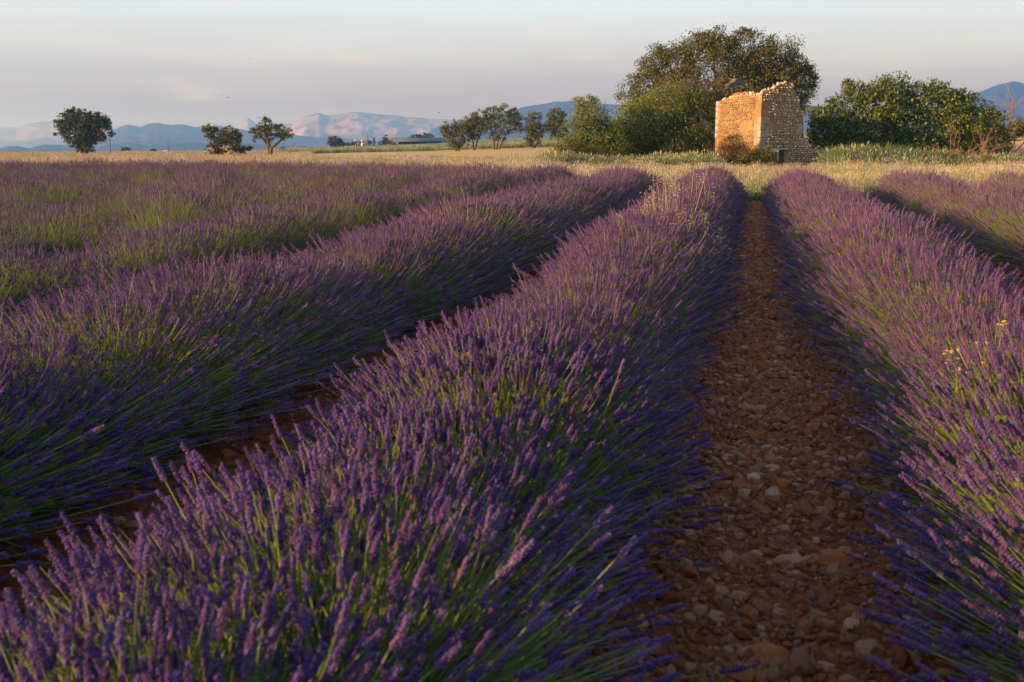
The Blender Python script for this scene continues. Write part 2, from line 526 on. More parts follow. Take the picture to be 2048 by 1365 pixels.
# the red soil of the lavender field, furrowed: low under the paths, banked up under the rows
xs = np.linspace(-29, 9.2, 440); ys = np.linspace(-3, 33, 260)
XX, YY = np.meshgrid(xs, ys, indexing='ij')
ph = (XX - ROWX0) / PITCHX * 2 * math.pi
HZ = .020 + .028 * np.cos(ph)
rough = np.array([[mnoise.fractal(Vector((x * 2.2, y * 2.2, 0)), 1.0, 2.0, 4) for y in ys] for x in xs])
edge = sstep((field_end(XX) + 1.6 - YY) / 1.2) * sstep((XX + 29) / .5) * sstep((9.2 - XX) / .5)
HZ = (HZ + .035 + .022 * rough) * edge + .006 - .25 * sstep((YY - field_end(XX) - 1.5) / .8)
ids = np.arange(XX.size).reshape(XX.shape)
q = np.stack([ids[:-1, :-1], ids[1:, :-1], ids[1:, 1:], ids[:-1, 1:]], -1).reshape(-1, 4)
s = MB(); s.add(np.stack([XX, YY, HZ], -1).reshape(-1, 3), q)
soil = tag(s.build('field_soil', M['soil'], smooth=True), kind='structure')


def soil_z(x, y):
    i = int(np.clip(round((x + 29) / 38.2 * 439), 0, 439)); j = int(np.clip(round((y + 3) / 36 * 259), 0, 259))
    return float(HZ[i, j])


tb = MB()
tx = np.linspace(-4.6, 20, 60); ty = np.array([23.2, 24.2, 25.2, 26.6])
TX, TY = np.meshgrid(tx, ty, indexing='ij')
TY = TY + .35 * np.sin(TX * .31) * np.array([.8, 0, 0, 1])[None, :]
ids = np.arange(TX.size).reshape(TX.shape)
tb.add(np.stack([TX, TY, np.full(TX.shape, .004)], -1).reshape(-1, 3), np.stack([ids[:-1, :-1], ids[1:, :-1], ids[1:, 1:], ids[:-1, 1:]], -1).reshape(-1, 4))
tag(tb.build('dirt_track', M['track']), kind='structure')
patch('wheat_field', M['wheat'], 505, 1330, [96, 88, 80, 76, 74], [185, 175, 168, 162, 160], .035)
patch('crop_field', M['green'], 430, 1330, [212, 200, 192, 186, 182], [425, 425, 425, 425, 425], .05)

# ------------------------------------------------------------------ mountains
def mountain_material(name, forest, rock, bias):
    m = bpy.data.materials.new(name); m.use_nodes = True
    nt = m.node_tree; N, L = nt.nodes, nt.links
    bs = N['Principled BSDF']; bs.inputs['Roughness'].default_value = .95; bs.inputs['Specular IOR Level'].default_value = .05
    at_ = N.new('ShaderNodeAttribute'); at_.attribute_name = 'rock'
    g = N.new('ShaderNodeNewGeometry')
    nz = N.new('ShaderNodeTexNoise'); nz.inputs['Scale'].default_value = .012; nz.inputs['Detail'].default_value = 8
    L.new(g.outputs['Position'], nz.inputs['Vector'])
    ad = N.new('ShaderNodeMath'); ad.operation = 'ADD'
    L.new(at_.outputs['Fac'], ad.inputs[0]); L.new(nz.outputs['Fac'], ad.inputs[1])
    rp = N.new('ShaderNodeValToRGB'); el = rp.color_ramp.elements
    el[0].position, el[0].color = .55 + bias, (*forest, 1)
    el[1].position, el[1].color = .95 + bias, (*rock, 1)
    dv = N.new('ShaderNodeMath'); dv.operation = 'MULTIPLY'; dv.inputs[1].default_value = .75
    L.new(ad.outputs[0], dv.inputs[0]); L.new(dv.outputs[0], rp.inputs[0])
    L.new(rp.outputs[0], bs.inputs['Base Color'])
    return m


def mountain(name, prof, D, W, m, gully=.22, seed=0.0, nt=34, step=4, base_z=-9.0, rockline=None):
    prof = sorted(prof)
    px = np.arange(prof[0][0], prof[-1][0] + step, step)
    py = np.interp(px, [p[0] for p in prof], [p[1] for p in prof])
    ts = np.concatenate([np.linspace(0, 1, nt), np.linspace(1.05, 1.6, 8)])
    P, rock = [], []
    for k, (x, y) in enumerate(zip(px, py)):
        y = y + 1.3 * mnoise.fractal(Vector((x * .035, seed, 1.0)), 1.0, 2.1, 4)
        crest = at(x, y, D)[2]
        for t in ts:
            d = D - W * (1 - t)
            p = at(x, 300.5, d)
            if t <= 1:
                s = t ** 1.15
                h = base_z + (crest - base_z) * s
                nv = mnoise.ridged_multi_fractal(Vector((p[0] * 6.0 / W, p[1] * 6.0 / W, seed)), 1.0, 2.1, 5, 1.0, 2.0) - 1.0
                h += nv * gully * (crest - base_z) * 1.1 * t * (1 - t) ** .55
                cliff = math.exp(-((t - (rockline or .62)) / .16) ** 2)
                r = .18 + .5 * cliff * (1 if rockline else .3) + .22 * nv
                if rockline:
                    r += .35 * float(sstep((t - rockline) / .3))
            else:
                h = base_z + (crest - base_z) * max(0, 1 - (t - 1) / .6)
                r = .2
            P.append((p[0], p[1], h)); rock.append(r)
    n1, n2 = len(px), len(ts)
    ids = np.arange(n1 * n2).reshape(n1, n2)
    q = np.stack([ids[:-1, :-1], ids[1:, :-1], ids[1:, 1:], ids[:-1, 1:]], -1).reshape(-1, 4)
    b = MB(); b.add(P, q)
    o = b.build(name, m, smooth=True)
    a = o.data.attributes.new('rock', 'FLOAT', 'POINT')
    a.data.foreach_set('value', np.array(rock, np.float32))
    return tag(o, kind='structure')


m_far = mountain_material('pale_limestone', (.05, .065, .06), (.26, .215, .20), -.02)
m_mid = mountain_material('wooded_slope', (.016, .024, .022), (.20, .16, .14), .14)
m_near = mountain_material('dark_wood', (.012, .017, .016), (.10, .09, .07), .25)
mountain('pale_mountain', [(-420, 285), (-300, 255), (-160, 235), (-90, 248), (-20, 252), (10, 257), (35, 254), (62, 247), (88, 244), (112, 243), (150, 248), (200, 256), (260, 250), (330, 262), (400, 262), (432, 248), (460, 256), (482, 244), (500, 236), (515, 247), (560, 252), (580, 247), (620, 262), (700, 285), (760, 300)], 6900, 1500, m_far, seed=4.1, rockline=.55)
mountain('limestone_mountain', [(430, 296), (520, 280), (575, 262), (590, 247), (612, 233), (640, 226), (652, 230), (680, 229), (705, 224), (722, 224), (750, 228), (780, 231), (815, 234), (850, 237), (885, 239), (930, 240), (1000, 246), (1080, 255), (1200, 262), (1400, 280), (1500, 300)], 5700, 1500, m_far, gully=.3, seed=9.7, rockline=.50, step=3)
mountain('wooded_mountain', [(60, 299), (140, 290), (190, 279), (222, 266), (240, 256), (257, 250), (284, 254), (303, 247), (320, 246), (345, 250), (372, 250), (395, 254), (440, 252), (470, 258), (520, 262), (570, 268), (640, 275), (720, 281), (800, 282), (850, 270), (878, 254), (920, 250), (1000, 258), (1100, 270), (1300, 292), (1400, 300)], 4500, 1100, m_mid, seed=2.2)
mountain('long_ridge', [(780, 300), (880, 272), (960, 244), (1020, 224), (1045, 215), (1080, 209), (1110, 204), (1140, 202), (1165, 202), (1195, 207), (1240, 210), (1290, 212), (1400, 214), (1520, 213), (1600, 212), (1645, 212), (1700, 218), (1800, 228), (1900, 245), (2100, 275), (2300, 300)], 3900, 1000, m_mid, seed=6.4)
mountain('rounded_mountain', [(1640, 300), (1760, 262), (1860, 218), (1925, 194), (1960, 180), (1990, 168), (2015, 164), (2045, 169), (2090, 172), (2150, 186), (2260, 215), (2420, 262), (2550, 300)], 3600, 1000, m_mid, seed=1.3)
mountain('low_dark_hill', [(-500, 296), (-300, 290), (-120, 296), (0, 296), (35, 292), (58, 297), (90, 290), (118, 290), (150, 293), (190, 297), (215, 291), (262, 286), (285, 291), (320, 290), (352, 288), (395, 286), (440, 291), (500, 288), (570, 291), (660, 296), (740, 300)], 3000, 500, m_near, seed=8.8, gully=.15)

# ------------------------------------------------------------------ air
hz = MB(); hz.box((-900, 2700, 120), (10200, 10800, 262))
haze = hz.build('haze', [])
hm = bpy.data.materials.new('evening_haze'); hm.use_nodes = True
hn = hm.node_tree; hn.nodes.clear()
ho = hn.nodes.new('ShaderNodeOutputMaterial'); pv = hn.nodes.new('ShaderNodeVolumePrincipled')
pv.inputs['Color'].default_value = (.20, .43, 1.0, 1)
pv.inputs['Absorption Color'].default_value = (1, 1, 1, 1)
pv.inputs['Density'].default_value = 3.1e-4
pv.inputs['Anisotropy'].default_value = 0.62
hn.links.new(pv.outputs[0], ho.inputs['Volume'])
haze.data.materials.append(hm)
tag(haze, kind='stuff')

# ------------------------------------------------------------------ lavender
STEM_L = .62


def bipyr(mb, c, axis, r, l, n, mi, tip=.45):
    """a small bud: n-sided double cone along axis"""
    axis = axis / np.linalg.norm(axis)
    ref = np.array([0, 0, 1.0]) if abs(axis[2]) < .8 else np.array([1.0, 0, 0])
    a = np.cross(axis, ref); a /= np.linalg.norm(a); b = np.cross(axis, a)
    an = np.arange(n) * 2 * math.pi / n
    ring = c + axis * l * tip + r * (np.cos(an)[:, None] * a + np.sin(an)[:, None] * b)
    v = np.vstack([[c], ring, [c + axis * l]])
    f = [[0, 1 + (j + 1) % n, 1 + j] for j in range(n)] + [[n + 1, 1 + j, 1 + (j + 1) % n] for j in range(n)]
    mb.add(v, f, mi)


def lavender_stem(seed, lod):
    r = np.random.default_rng(seed)
    mb = MB()
    bend = r.uniform(.03, .10)

    def axis_pt(z):
        return np.array([bend * (z / STEM_L) ** 2, .012 * math.sin(z * 9 + seed), z])
    spike = r.uniform(.038, .066)
    zs = np.linspace(0, STEM_L - spike * .15, (7, 4, 3)[lod])
    mb.tube([axis_pt(z) for z in zs], np.linspace(.0017, .0010, len(zs)), 3, 0, cap=False)
    z0 = STEM_L - spike
    mb.tube([axis_pt(z0), axis_pt((z0 + STEM_L) / 2), axis_pt(STEM_L)], [.0021, .0023, .0009], 5, 1, cap=False)
    levels = list(np.linspace(z0, STEM_L - .004, (10, 7, 5)[lod]))
    if r.random() < .35 and lod < 2:
        levels.insert(0, z0 - r.uniform(.018, .035))
    for i, z in enumerate(levels):
        c = axis_pt(z)
        taper = 1.0 - .45 * max(0, (z - z0) / spike) ** 2
        if lod == 0:
            n = 7 if i < len(levels) - 1 else 4
            for k in range(n):
                a = 2 * math.pi * (k + .5 * (i % 2)) / n + r.normal(0, .2)
                up = r.uniform(.9, 1.9)
                ax = np.array([math.cos(a), math.sin(a), up])
                bipyr(mb, c + np.array([math.cos(a), math.sin(a), 0]) * .0018, ax, .0018 * taper, .0064 * taper * r.uniform(.85, 1.2), 4, 1, .5)
                if r.random() < .38:     # an open corolla at the calyx mouth
                    t = c + ax / np.linalg.norm(ax) * .0064 * taper
                    out = np.array([math.cos(a), math.sin(a), .25])
                    bipyr(mb, t - out * .001, out, .0030, .0040, 5, 2, .8)
        else:
            n = (6, 5)[lod - 1]
            h = spike / len(levels) * (1.15, 1.3)[lod - 1]
            bipyr(mb, c - np.array([0, 0, h * .4]), np.array([r.normal(0, .1), r.normal(0, .1), 1.0]), (.0045, .0056)[lod - 1] * taper * r.uniform(.85, 1.15), h, n, 1 if r.random() < .66 else 2, .55)
            if lod == 1:
                for k in range(3):
                    a = r.uniform(0, 6.28)
                    bipyr(mb, c + np.array([math.cos(a), math.sin(a), 0]) * .004, np.array([math.cos(a), math.sin(a), .7]), .0022, .0072, 3, 2 if r.random() < .5 else 1, .6)
    return mb.mesh('lavender_stem', [M['stem'], M['calyx'], M['petal']])


def bare_stem(seed):
    r = np.random.default_rng(seed)
    mb = MB()
    bend = r.uniform(.02, .08)
    for q in range(3):
        ox, oy = r.normal(0, .014, 2)
        ln = STEM_L * r.uniform(.72, .9)
        zs = np.linspace(0, ln, 4)
        mb.tube([(bend * (z / STEM_L) ** 2 + ox * z * 2, oy * z * 2, z) for z in zs], [.0019, .0017, .0014, .0007], 3, 0, cap=False)
    return mb.mesh('bare_stem', [M['stem']])


near_m = [lavender_stem(10 + i, 0) for i in range(5)]
mid_m = [lavender_stem(30 + i, 1) for i in range(4)]
far_m = [lavender_stem(50 + i, 2) for i in range(4)]
bare_m = [bare_stem(70 + i) for i in range(3)]
LAV = proto_coll('lavender', near_m + mid_m + far_m + bare_m)


def unit(a):
    return a / (np.linalg.norm(a, axis=-1, keepdims=True) + 1e-9)


def row_stems(xc, y0, y1, dens, seed, dips=(), hw=.70, hh=.575):
    """stems of one row: every plant throws its stems out like a fan over a domed section"""
    r = np.random.default_rng(seed)
    npl = int((y1 - y0) / .40)
    py = y0 + (np.arange(npl) + .5) * (y1 - y0) / npl + r.normal(0, .05, npl)
    px = xc + r.normal(0, .035, npl)
    pv_ = r.normal(1.0, .055, npl)
    per = int(dens * (y1 - y0) / npl)
    k = np.repeat(np.arange(npl), per)
    n = len(k)
    keep = np.ones(n, bool)
    vig = pv_[k] * np.interp(py[k], [0, 4, 10, 21], [.78, .85, 1.0, 1.14])
    vig *= 1.06 if xc < ROWX[-1] - .5 else 1.0
    vig *= 1 + .05 * np.sin(py[k] * 1.1 + seed) + .04 * np.sin(py[k] * 2.7 + seed * 2)
    for (yd, wd, amt) in dips:
        w = np.exp(-((py[k] - yd) / wd) ** 2)
        vig *= 1 - amt * .45 * w
        keep &= r.random(n) > amt * .55 * w
    phi = r.uniform(-1.52, 1.52, n)
    phi = np.clip(phi + r.normal(0, .06, n), -1.56, 1.56)
    psi = r.normal(0, R(21), n)
    psi = np.where(k == npl - 1, np.abs(r.normal(R(25), R(30), n)), psi)
    psi = np.where(k == npl - 2, psi + R(8), psi)
    psi = np.where(k == 0, -np.abs(r.normal(R(25), R(30), n)), psi)
    hw = np.interp(py[k], [0, 1.5, 3, 10, 21], [.76, .74, .67, .62, .55]) * (1.27 if abs(xc - ROWX[-1]) < .1 else .83 if xc < ROWX[-1] - .5 else 1.0)
    L = 1 / np.sqrt((np.sin(phi) / hw) ** 2 + (np.cos(phi) / hh) ** 2)
    L = L * vig * (1 + np.clip(r.normal(-.03, .065, n), -.25, .12))
    d = np.stack([np.sin(phi) * np.cos(psi), np.sin(psi), np.cos(phi) * np.cos(psi)], 1)
    d[:, 2] = np.maximum(d[:, 2], .02)
    d = unit(d)
    base = np.stack([px[k] + r.normal(0, .05, n), py[k] + r.normal(0, .07, n), .07 + np.abs(r.normal(0, .03, n))], 1)
    # local frame: z along the stem, x the way the stem curves (mostly upwards)
    upc = np.stack([-d[:, 0] * d[:, 2], -d[:, 1] * d[:, 2], 1 - d[:, 2] ** 2], 1)
    xa = unit(upc * 1.0 + r.normal(0, .45, (n, 3)))
    xa = unit(xa - (xa * d).sum(1, keepdims=True) * d)
    ya = np.cross(d, xa)
    Rm = np.stack([xa, ya, d], 2)
    tip = base + d * L[:, None]
    s = L / STEM_L
    sc3 = np.stack([np.clip(s, .85, 1.2)] * 2 + [s], 1)
    return base[keep], Rm[keep], sc3[keep], tip[keep]


def visible_mask(p, margin=140):
    v = p - CAM
    dep = v @ F3
    x = 1024 + (v @ rv) / np.maximum(dep, .05) * FPX
    y = 682.5 - (v @ U3) / np.maximum(dep, .05) * FPX
    return (dep > .2) & (x > -margin) & (x < 2048 + margin) & (y > -margin) & (y < 1365 + margin), dep, x, y


rows = []
ROW_LABELS = {
    -14: 'farthest lavender row, edging the tall pale straw by the round oak',
    -13: 'lavender row next to the farthest one, low and broken',
    -12: 'third lavender row from the tall straw by the round oak',
    -11: 'lavender row four rows in from the tall straw edge',
    -10: 'lavender row five rows in from the tall straw edge',
    -9: 'lavender row six rows in from the tall straw edge',
    -8: 'ninth lavender row from the stony path, towards the round oak',
    -7: 'eighth lavender row from the stony path, towards the round oak',
    -6: 'seventh lavender row from the stony path, towards the round oak',
    -5: 'sixth lavender row from the stony path, towards the round oak',
    -4: 'fifth lavender row from the stony path, a loose bushy clump at its end',
    -3: 'fourth lavender row from the stony path, ending before the wheat field',
    -2: 'third lavender row from the stony path, with gappy green clumps',
    -1: 'second lavender row, deep green flank above a dark red furrow',
    0: 'wide lavender row beside the stony path, pale weeds on its crest',
    1: 'lavender row across the stony path with yellow flowers in it',
    2: 'lavender row beyond the yellow flowered one, ending before the fig tree',
    3: 'outermost lavender row, its dark tufted end below the dead brushwood',
}
for i in range(-14, 4):
    xc = ROWX[i]
    y0 = {0: ROW_Y0, 1: ROW_Y0, -1: -.6, 2: 1.5, 3: 6.5}.get(i, .2 + .0 * i)
    if i < -4:
        y0 = 2.0
    if i < -9:
        y0 = 9.0
    dens = {0: 2600, 1: 2400, -1: 2400, -2: 1900, 2: 1700}.get(i, 1150)
    dips = {-2: ((4.1, .35, .9), (5.6, .3, .5), (9.5, .4, .4)), -3: ((5.2, .5, .6), (8.3, .4, .8), (13, .5, .4)), -1: ((11.4, .3, .3),), 0: (), 1: ((12.5, .3, .2),),
            -4: ((6, .5, .9), (10.5, .6, .6), (16, .5, .5), (20.3, .35, .9)), -5: ((8, .6, .8), (14, .6, .7), (18.5, .6, .9)), -6: ((9, .8, .8), (17, .7, .7), (21, .6, .8)), -7: ((12, .7, .9), (19, .7, .6)), -8: ((14, 1, .7), (20, .8, .8)), -9: ((13, .8, .9), (19, 1.2, .8))}.get(i, ())
    root = thing('lavender_row', (xc, 10.5, 0), ROW_LABELS[i], 'lavender row', 'lavender rows of the field')
    yend = float(field_end(xc)) + (.25 if i > -4 else .7) * math.sin(i * 2.1)
    base, Rm, sc3, tip = row_stems(xc, y0, yend, dens, 100 + i, dips)
    dist = np.linalg.norm(tip - CAM, axis=1)
    rl = np.random.default_rng(500 + i)
    idx = np.where(dist < 3.3, rl.integers(0, 5, len(dist)), np.where(dist < 7.5, 5 + rl.integers(0, 4, len(dist)), 9 + rl.integers(0, 4, len(dist))))
    single = np.zeros(len(dist), bool)
    flank = np.abs(Rm[:, 0, 2])
    idx = np.where(rl.random(len(dist)) < .25 + .24 * flank * (flank < .93), 13 + rl.integers(0, 3, len(dist)), idx)
    quota = {0: 300, 1: 140, -1: 90}.get(i, 0)
    if quota:       # the stems that show largest are objects of their own
        ok, dep, sx, sy = visible_mask(tip, -4)
        front = ok & (idx < 9) & (sy < 1362) & (sx > 2) & (sx < 2046)
        cand = np.where(front)[0]
        cand = cand[np.argsort(dist[cand])][:quota * 3]
        sel = np.random.default_rng(3).permutation(cand)[:quota] if len(cand) > quota else cand
        single[sel] = True
        for q_ in sel:
            me = near_m[int(idx[q_]) % 5] if idx[q_] < 5 else mid_m[int(idx[q_]) % 4]
            o = bpy.data.objects.new('flower_stem', me)
            COL.objects.link(o)
            mt = np.eye(4)
            mt[:3, :3] = Rm[q_] * sc3[q_][None, :]
            mt[:3, 3] = base[q_]
            o.parent = root
            o.matrix_parent_inverse = Matrix.Translation(root.location).inverted()
            o.matrix_basis = Matrix(mt.tolist())
    kp = ~single
    so = scatter('flower_stems', LAV, base[kp], mat_euler(Rm[kp]), sc3[kp], idx[kp], root)
    tag(so, kind='stuff')
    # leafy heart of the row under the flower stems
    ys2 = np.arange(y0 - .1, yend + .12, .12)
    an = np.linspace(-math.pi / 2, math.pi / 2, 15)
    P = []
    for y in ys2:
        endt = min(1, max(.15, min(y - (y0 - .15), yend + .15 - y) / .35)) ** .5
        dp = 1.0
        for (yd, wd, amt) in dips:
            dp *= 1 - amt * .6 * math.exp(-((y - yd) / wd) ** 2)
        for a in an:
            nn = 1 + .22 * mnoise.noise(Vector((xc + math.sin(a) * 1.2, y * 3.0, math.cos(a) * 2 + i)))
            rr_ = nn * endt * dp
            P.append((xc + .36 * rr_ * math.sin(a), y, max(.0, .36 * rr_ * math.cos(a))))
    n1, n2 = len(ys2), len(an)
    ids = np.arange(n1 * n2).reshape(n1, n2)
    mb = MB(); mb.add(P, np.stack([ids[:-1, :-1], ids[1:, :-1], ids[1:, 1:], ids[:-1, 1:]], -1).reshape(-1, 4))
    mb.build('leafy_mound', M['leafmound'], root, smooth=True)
    rows.append(root)

# ------------------------------------------------------------------ stones on the path
def stone_mesh(seed, flat=.62, sub=1):
    r = np.random.default_rng(seed)
    bm = bmesh.new()
    bmesh.ops.create_icosphere(bm, subdivisions=sub, radius=.5)
    off = Vector(r.uniform(-9, 9, 3))
    sx, sy, sz = r.uniform(.8, 1.15), r.uniform(.55, .85), flat * r.uniform(.75, 1.15)
    for v in bm.verts:
        n = 1 + .55 * mnoise.noise(v.co * 2.4 + off) + .30 * mnoise.noise(v.co * 5 + off)
        v.co = Vector((v.co.x * sx, v.co.y * sy, v.co.z * sz)) * n
    me = bpy.data.meshes.new('stone')
    bm.to_mesh(me); bm.free()
    for p in me.polygons:
        p.use_smooth = flat > .9
    return me


stone_ms = []
for i in range(10):
    me = stone_mesh(i, .62, 1 if i < 7 else 2); me.materials.append(M['stone'] if i % 5 != 4 else M['clod']); stone_ms.append(me)
clod_ms = []
for i in range(3):
    me = stone_mesh(40 + i, .8); me.materials.append(M['clod']); clod_ms.append(me)
PEB = proto_coll('pebbles', stone_ms[:7] + clod_ms)


def rand_rot(n, r, tilt=.5):
    return np.stack([r.normal(0, tilt, n), r.normal(0, tilt, n), r.uniform(0, 6.28, n)], 1)


rs = np.random.default_rng(77)
PATHX = .09
cand = []
# named stones: sizes large near the camera so that they read one by one
fixed = [(1509, 966, .075), (1583, 1138, .12), (1663, 1135, .115), (1676, 1162, .09), (1549, 1103, .06), (1533, 1325, .115), (1597, 1345, .12), (1408, 1161, .065), (1480, 985, .09), (1545, 1000, .09),
         (1637, 960, .05), (1560, 985, .10), (1512, 1018, .07), (1378, 1075, .08), (1490, 1352, .10), (1740, 1328, .10), (1568, 1058, .06), (1617, 1012, .07), (1525, 1230, .07), (1605, 1310, .06), (1440, 1250, .05), (1655, 1045, .08),
         (1525, 650, .10), (1516, 712, .12), (1560, 715, .13), (1497, 825, .09), (1517, 880, .10), (1540, 925, .09), (1480, 540, .10)]
white = {0}
pts_s = []
for (px, py, sz) in fixed:
    d = ray(px, py); t = -(CAM[2] - .03) / d[2]
    p = CAM + d * t
    pts_s.append((p[0], p[1], sz * .85))
while len(pts_s) < 300:
    y = 1.3 + 13 * rs.random() ** 1.7
    x = PATHX + rs.normal(0, .17)
    if abs(x - PATHX) > .42:
        continue
    sz = float(np.clip(rs.lognormal(-3.35, .42), .022, .085)) * (.9 + .02 * y)
    if any((x - a) ** 2 + (y - b) ** 2 < (.42 * (sz + c)) ** 2 for a, b, c in pts_s):
        continue
    pts_s.append((x, y, sz))
white_stone = material('white_pebble', [(0, (.40, .27, .18)), (1, (.52, .40, .30))], 12, 4, .75, bump=.003, bump_scale=60, coords='obj')
for k, (x, y, sz) in enumerate(pts_s):
    me = stone_ms[(7 + k % 3) if sz > .075 else (k % 7)]
    o = bpy.data.objects.new('stone', me)
    if k in white:
        me2 = me.copy(); me2.materials.clear(); me2.materials.append(white_stone); o.data = me2
        o['label'] = 'pale rounded stone'
    COL.objects.link(o)
    o.parent = soil
    o.location = (x, y, soil_z(x, y) + sz * .10)
    o.rotation_euler = (rs.normal(0, .3), rs.normal(0, .3), rs.uniform(0, 6.28))
    o.scale = (sz, sz, sz)
# uncountable gravel and clods on every furrow
P, S = [], []
for i in range(-11, 4):
    cx = (ROWX[i] + ROWX.get(i + 1, ROWX[i] + 1.9)) / 2
    n = {0: 72000, -1: 26000, 1: 9000}.get(i, 900)
    y = (.9 if i == 0 else 1.0) + 21.0 * rs.random(n) ** (1.25 if i == 0 else 1.1)
    x = cx + rs.normal(0, .24 if i == 0 else .22, n)
    sz = np.clip(rs.lognormal(-4.25, .55, n), .005, .06) * (.85 + .055 * y)
    P.append(np.stack([x, y], 1)); S.append(sz)
P, S = np.concatenate(P), np.concatenate(S)
ix = np.clip(np.round((P[:, 0] + 29) / 38.2 * 439), 0, 439).astype(int); iy = np.clip(np.round((P[:, 1] + 3) / 36 * 259), 0, 259).astype(int)
zz = HZ[ix, iy] + S * .12
n = len(P)
gid = np.where(rs.random(n) < .55, rs.integers(0, 7, n), 7 + rs.integers(0, 3, n))
gr = scatter('gravel', PEB, np.column_stack([P, zz]), rand_rot(n, rs, .4), S, gid)
tag(gr, kind='stuff')

# ------------------------------------------------------------------ meadow grass
def grass_tuft(seed, nb, h, rad, w, heads, mats, lean=.35):
    r = np.random.default_rng(seed)
    mb = MB()
    for b in range(nb):
        a = r.uniform(0, 6.28); rr_ = rad * math.sqrt(r.random())
        p0 = np.array([rr_ * math.cos(a), rr_ * math.sin(a), -.02])
        hh = h * r.uniform(.55, 1.1)
        la = r.uniform(0, 6.28); le = abs(r.normal(0, lean)) * hh
        dr = np.array([math.cos(la), math.sin(la), 0])
        ta = r.uniform(0, 6.28); tw = np.array([math.cos(ta), math.sin(ta), 0]) * w * .5
        p1 = p0 + np.array([0, 0, hh * .55]) + dr * le * .3
        p2 = p0 + np.array([0, 0, hh]) + dr * le
        mi = int(r.random() < .3) if len(mats) > 1 else 0
        mb.add([p0 - tw, p0 + tw, p1 + tw * .8, p1 - tw * .8, p2 + tw * .3, p2 - tw * .3], [[0, 1, 2, 3], [3, 2, 4, 5]], mi)
        if r.random() < heads:
            ax = unit(p2 - p1)
            q = p2 - ax * .02
            L = r.uniform(.06, .12); sd = unit(np.cross(ax, [r.normal(), r.normal(), .1])) * w * 1.5
            mb.add([q, q + ax * L * .4 + sd, q + ax * L, q + ax * L * .4 - sd], [[0, 1, 2, 3]], len(mats) - 1)
    return mb.mesh('grass_tuft', mats)


tall = [grass_tuft(i, 26, .62, .16, .007, .5, [M['straw'], M['strawwarm']]) for i in range(4)]
mixed = [grass_tuft(10 + i, 26, .45, .18, .007, .35, [M['grassgreen'], M['straw']]) for i in range(3)]
short = [grass_tuft(20 + i, 22, .16, .2, .006, .2, [M['grassgreen'], M['straw']]) for i in range(2)]
stub = [grass_tuft(30 + i, 40, .22, .55, .012, .2, [M['straw'], M['strawwarm']]) for i in range(2)]
pale = [grass_tuft(40 + i, 30, .60, .2, .008, .95, [M['straw'], M['silver']]) for i in range(2)]
greens = [grass_tuft(60 + i, 30, .5, .17, .008, 0, [M['grassgreen']]) for i in range(2)]
GRASS = proto_coll('grass', tall + mixed + short + stub + pale + greens)      # 0-3 tall, 4-6 mixed, 7-8 short, 9-10 stubble, 11-12 pale heads


def meadow(name, px0, px1, D0, D1, n, choose, scale=(.8, 1.2), wide=None, power=1.0):
    r = np.random.default_rng(abs(hash(name)) % 1000 if False else sum(map(ord, name)))
    px = px0 + (px1 - px0) * r.random(n)
    u = r.random(n)
    D = D0 + (D1 - D0) * u ** power
    d = F3[None, :] + ((px - 1024) / FPX)[:, None] * rv + ((682.5 - 300.5) / FPX) * U3
    p = CAM + d * (D / (d @ fv))[:, None]
    x, y = p[:, 0], p[:, 1]
    keep = ~((y < field_end(x) + 1.2) & (x > -27.5) & (x < 6.5))
    z = gz(x, y)
    nzv = np.array([mnoise.noise(Vector((a * .22, b * .22, 1.7))) for a, b in zip(x, y)])
    idx = choose(r, n, nzv, D, px, x, y)
    sc = r.uniform(*scale, n) * (1 + .45 * nzv)
    trk = (y > 23.0) & (y < 26.8) & (x > -4.8)
    keep &= ~(trk & (r.random(n) < .8))
    sc = np.where(trk, sc * .35, sc)
    if wide is not None:
        ww = np.interp(D, *wide)
        s3 = np.stack([sc * ww, sc * ww, sc], 1)
    else:
        s3 = np.repeat(sc[:, None], 3, 1)
    rot = np.stack([r.normal(0, .06, n), r.normal(0, .06, n), r.uniform(0, 6.28, n)], 1)
    keep &= idx >= 0
    return tag(scatter(name, GRASS, np.stack([x, y, z], 1)[keep], rot[keep], s3[keep], idx[keep]), kind='stuff')


def ch_near(r, n, nz_, D, px, x, y):
    u = r.random(n) + nz_ * .7
    idx = np.where(u < .14, r.integers(0, 4, n), np.where(u < .86, 4 + r.integers(0, 3, n), 11 + r.integers(0, 2, n)))
    idx = np.where(r.random(n) < .38, 13 + r.integers(0, 2, n), idx)
    idx = np.where(y < 28.5, np.where(r.random(n) < .5, 7 + r.integers(0, 2, n), idx), idx)
    return idx


def ch_left(r, n, nz_, D, px, x, y):
    u = r.random(n) + nz_ * .5
    return np.where(u < .62, r.integers(0, 4, n), np.where(u < .78, 4 + r.integers(0, 3, n), 11 + r.integers(0, 2, n)))


def ch_stub(r, n, nz_, D, px, x, y):
    return 9 + r.integers(0, 2, n)


def ch_tallmix(r, n, nz_, D, px, x, y):
    return np.where(r.random(n) < .5, 13 + r.integers(0, 2, n), 4 + r.integers(0, 3, n))


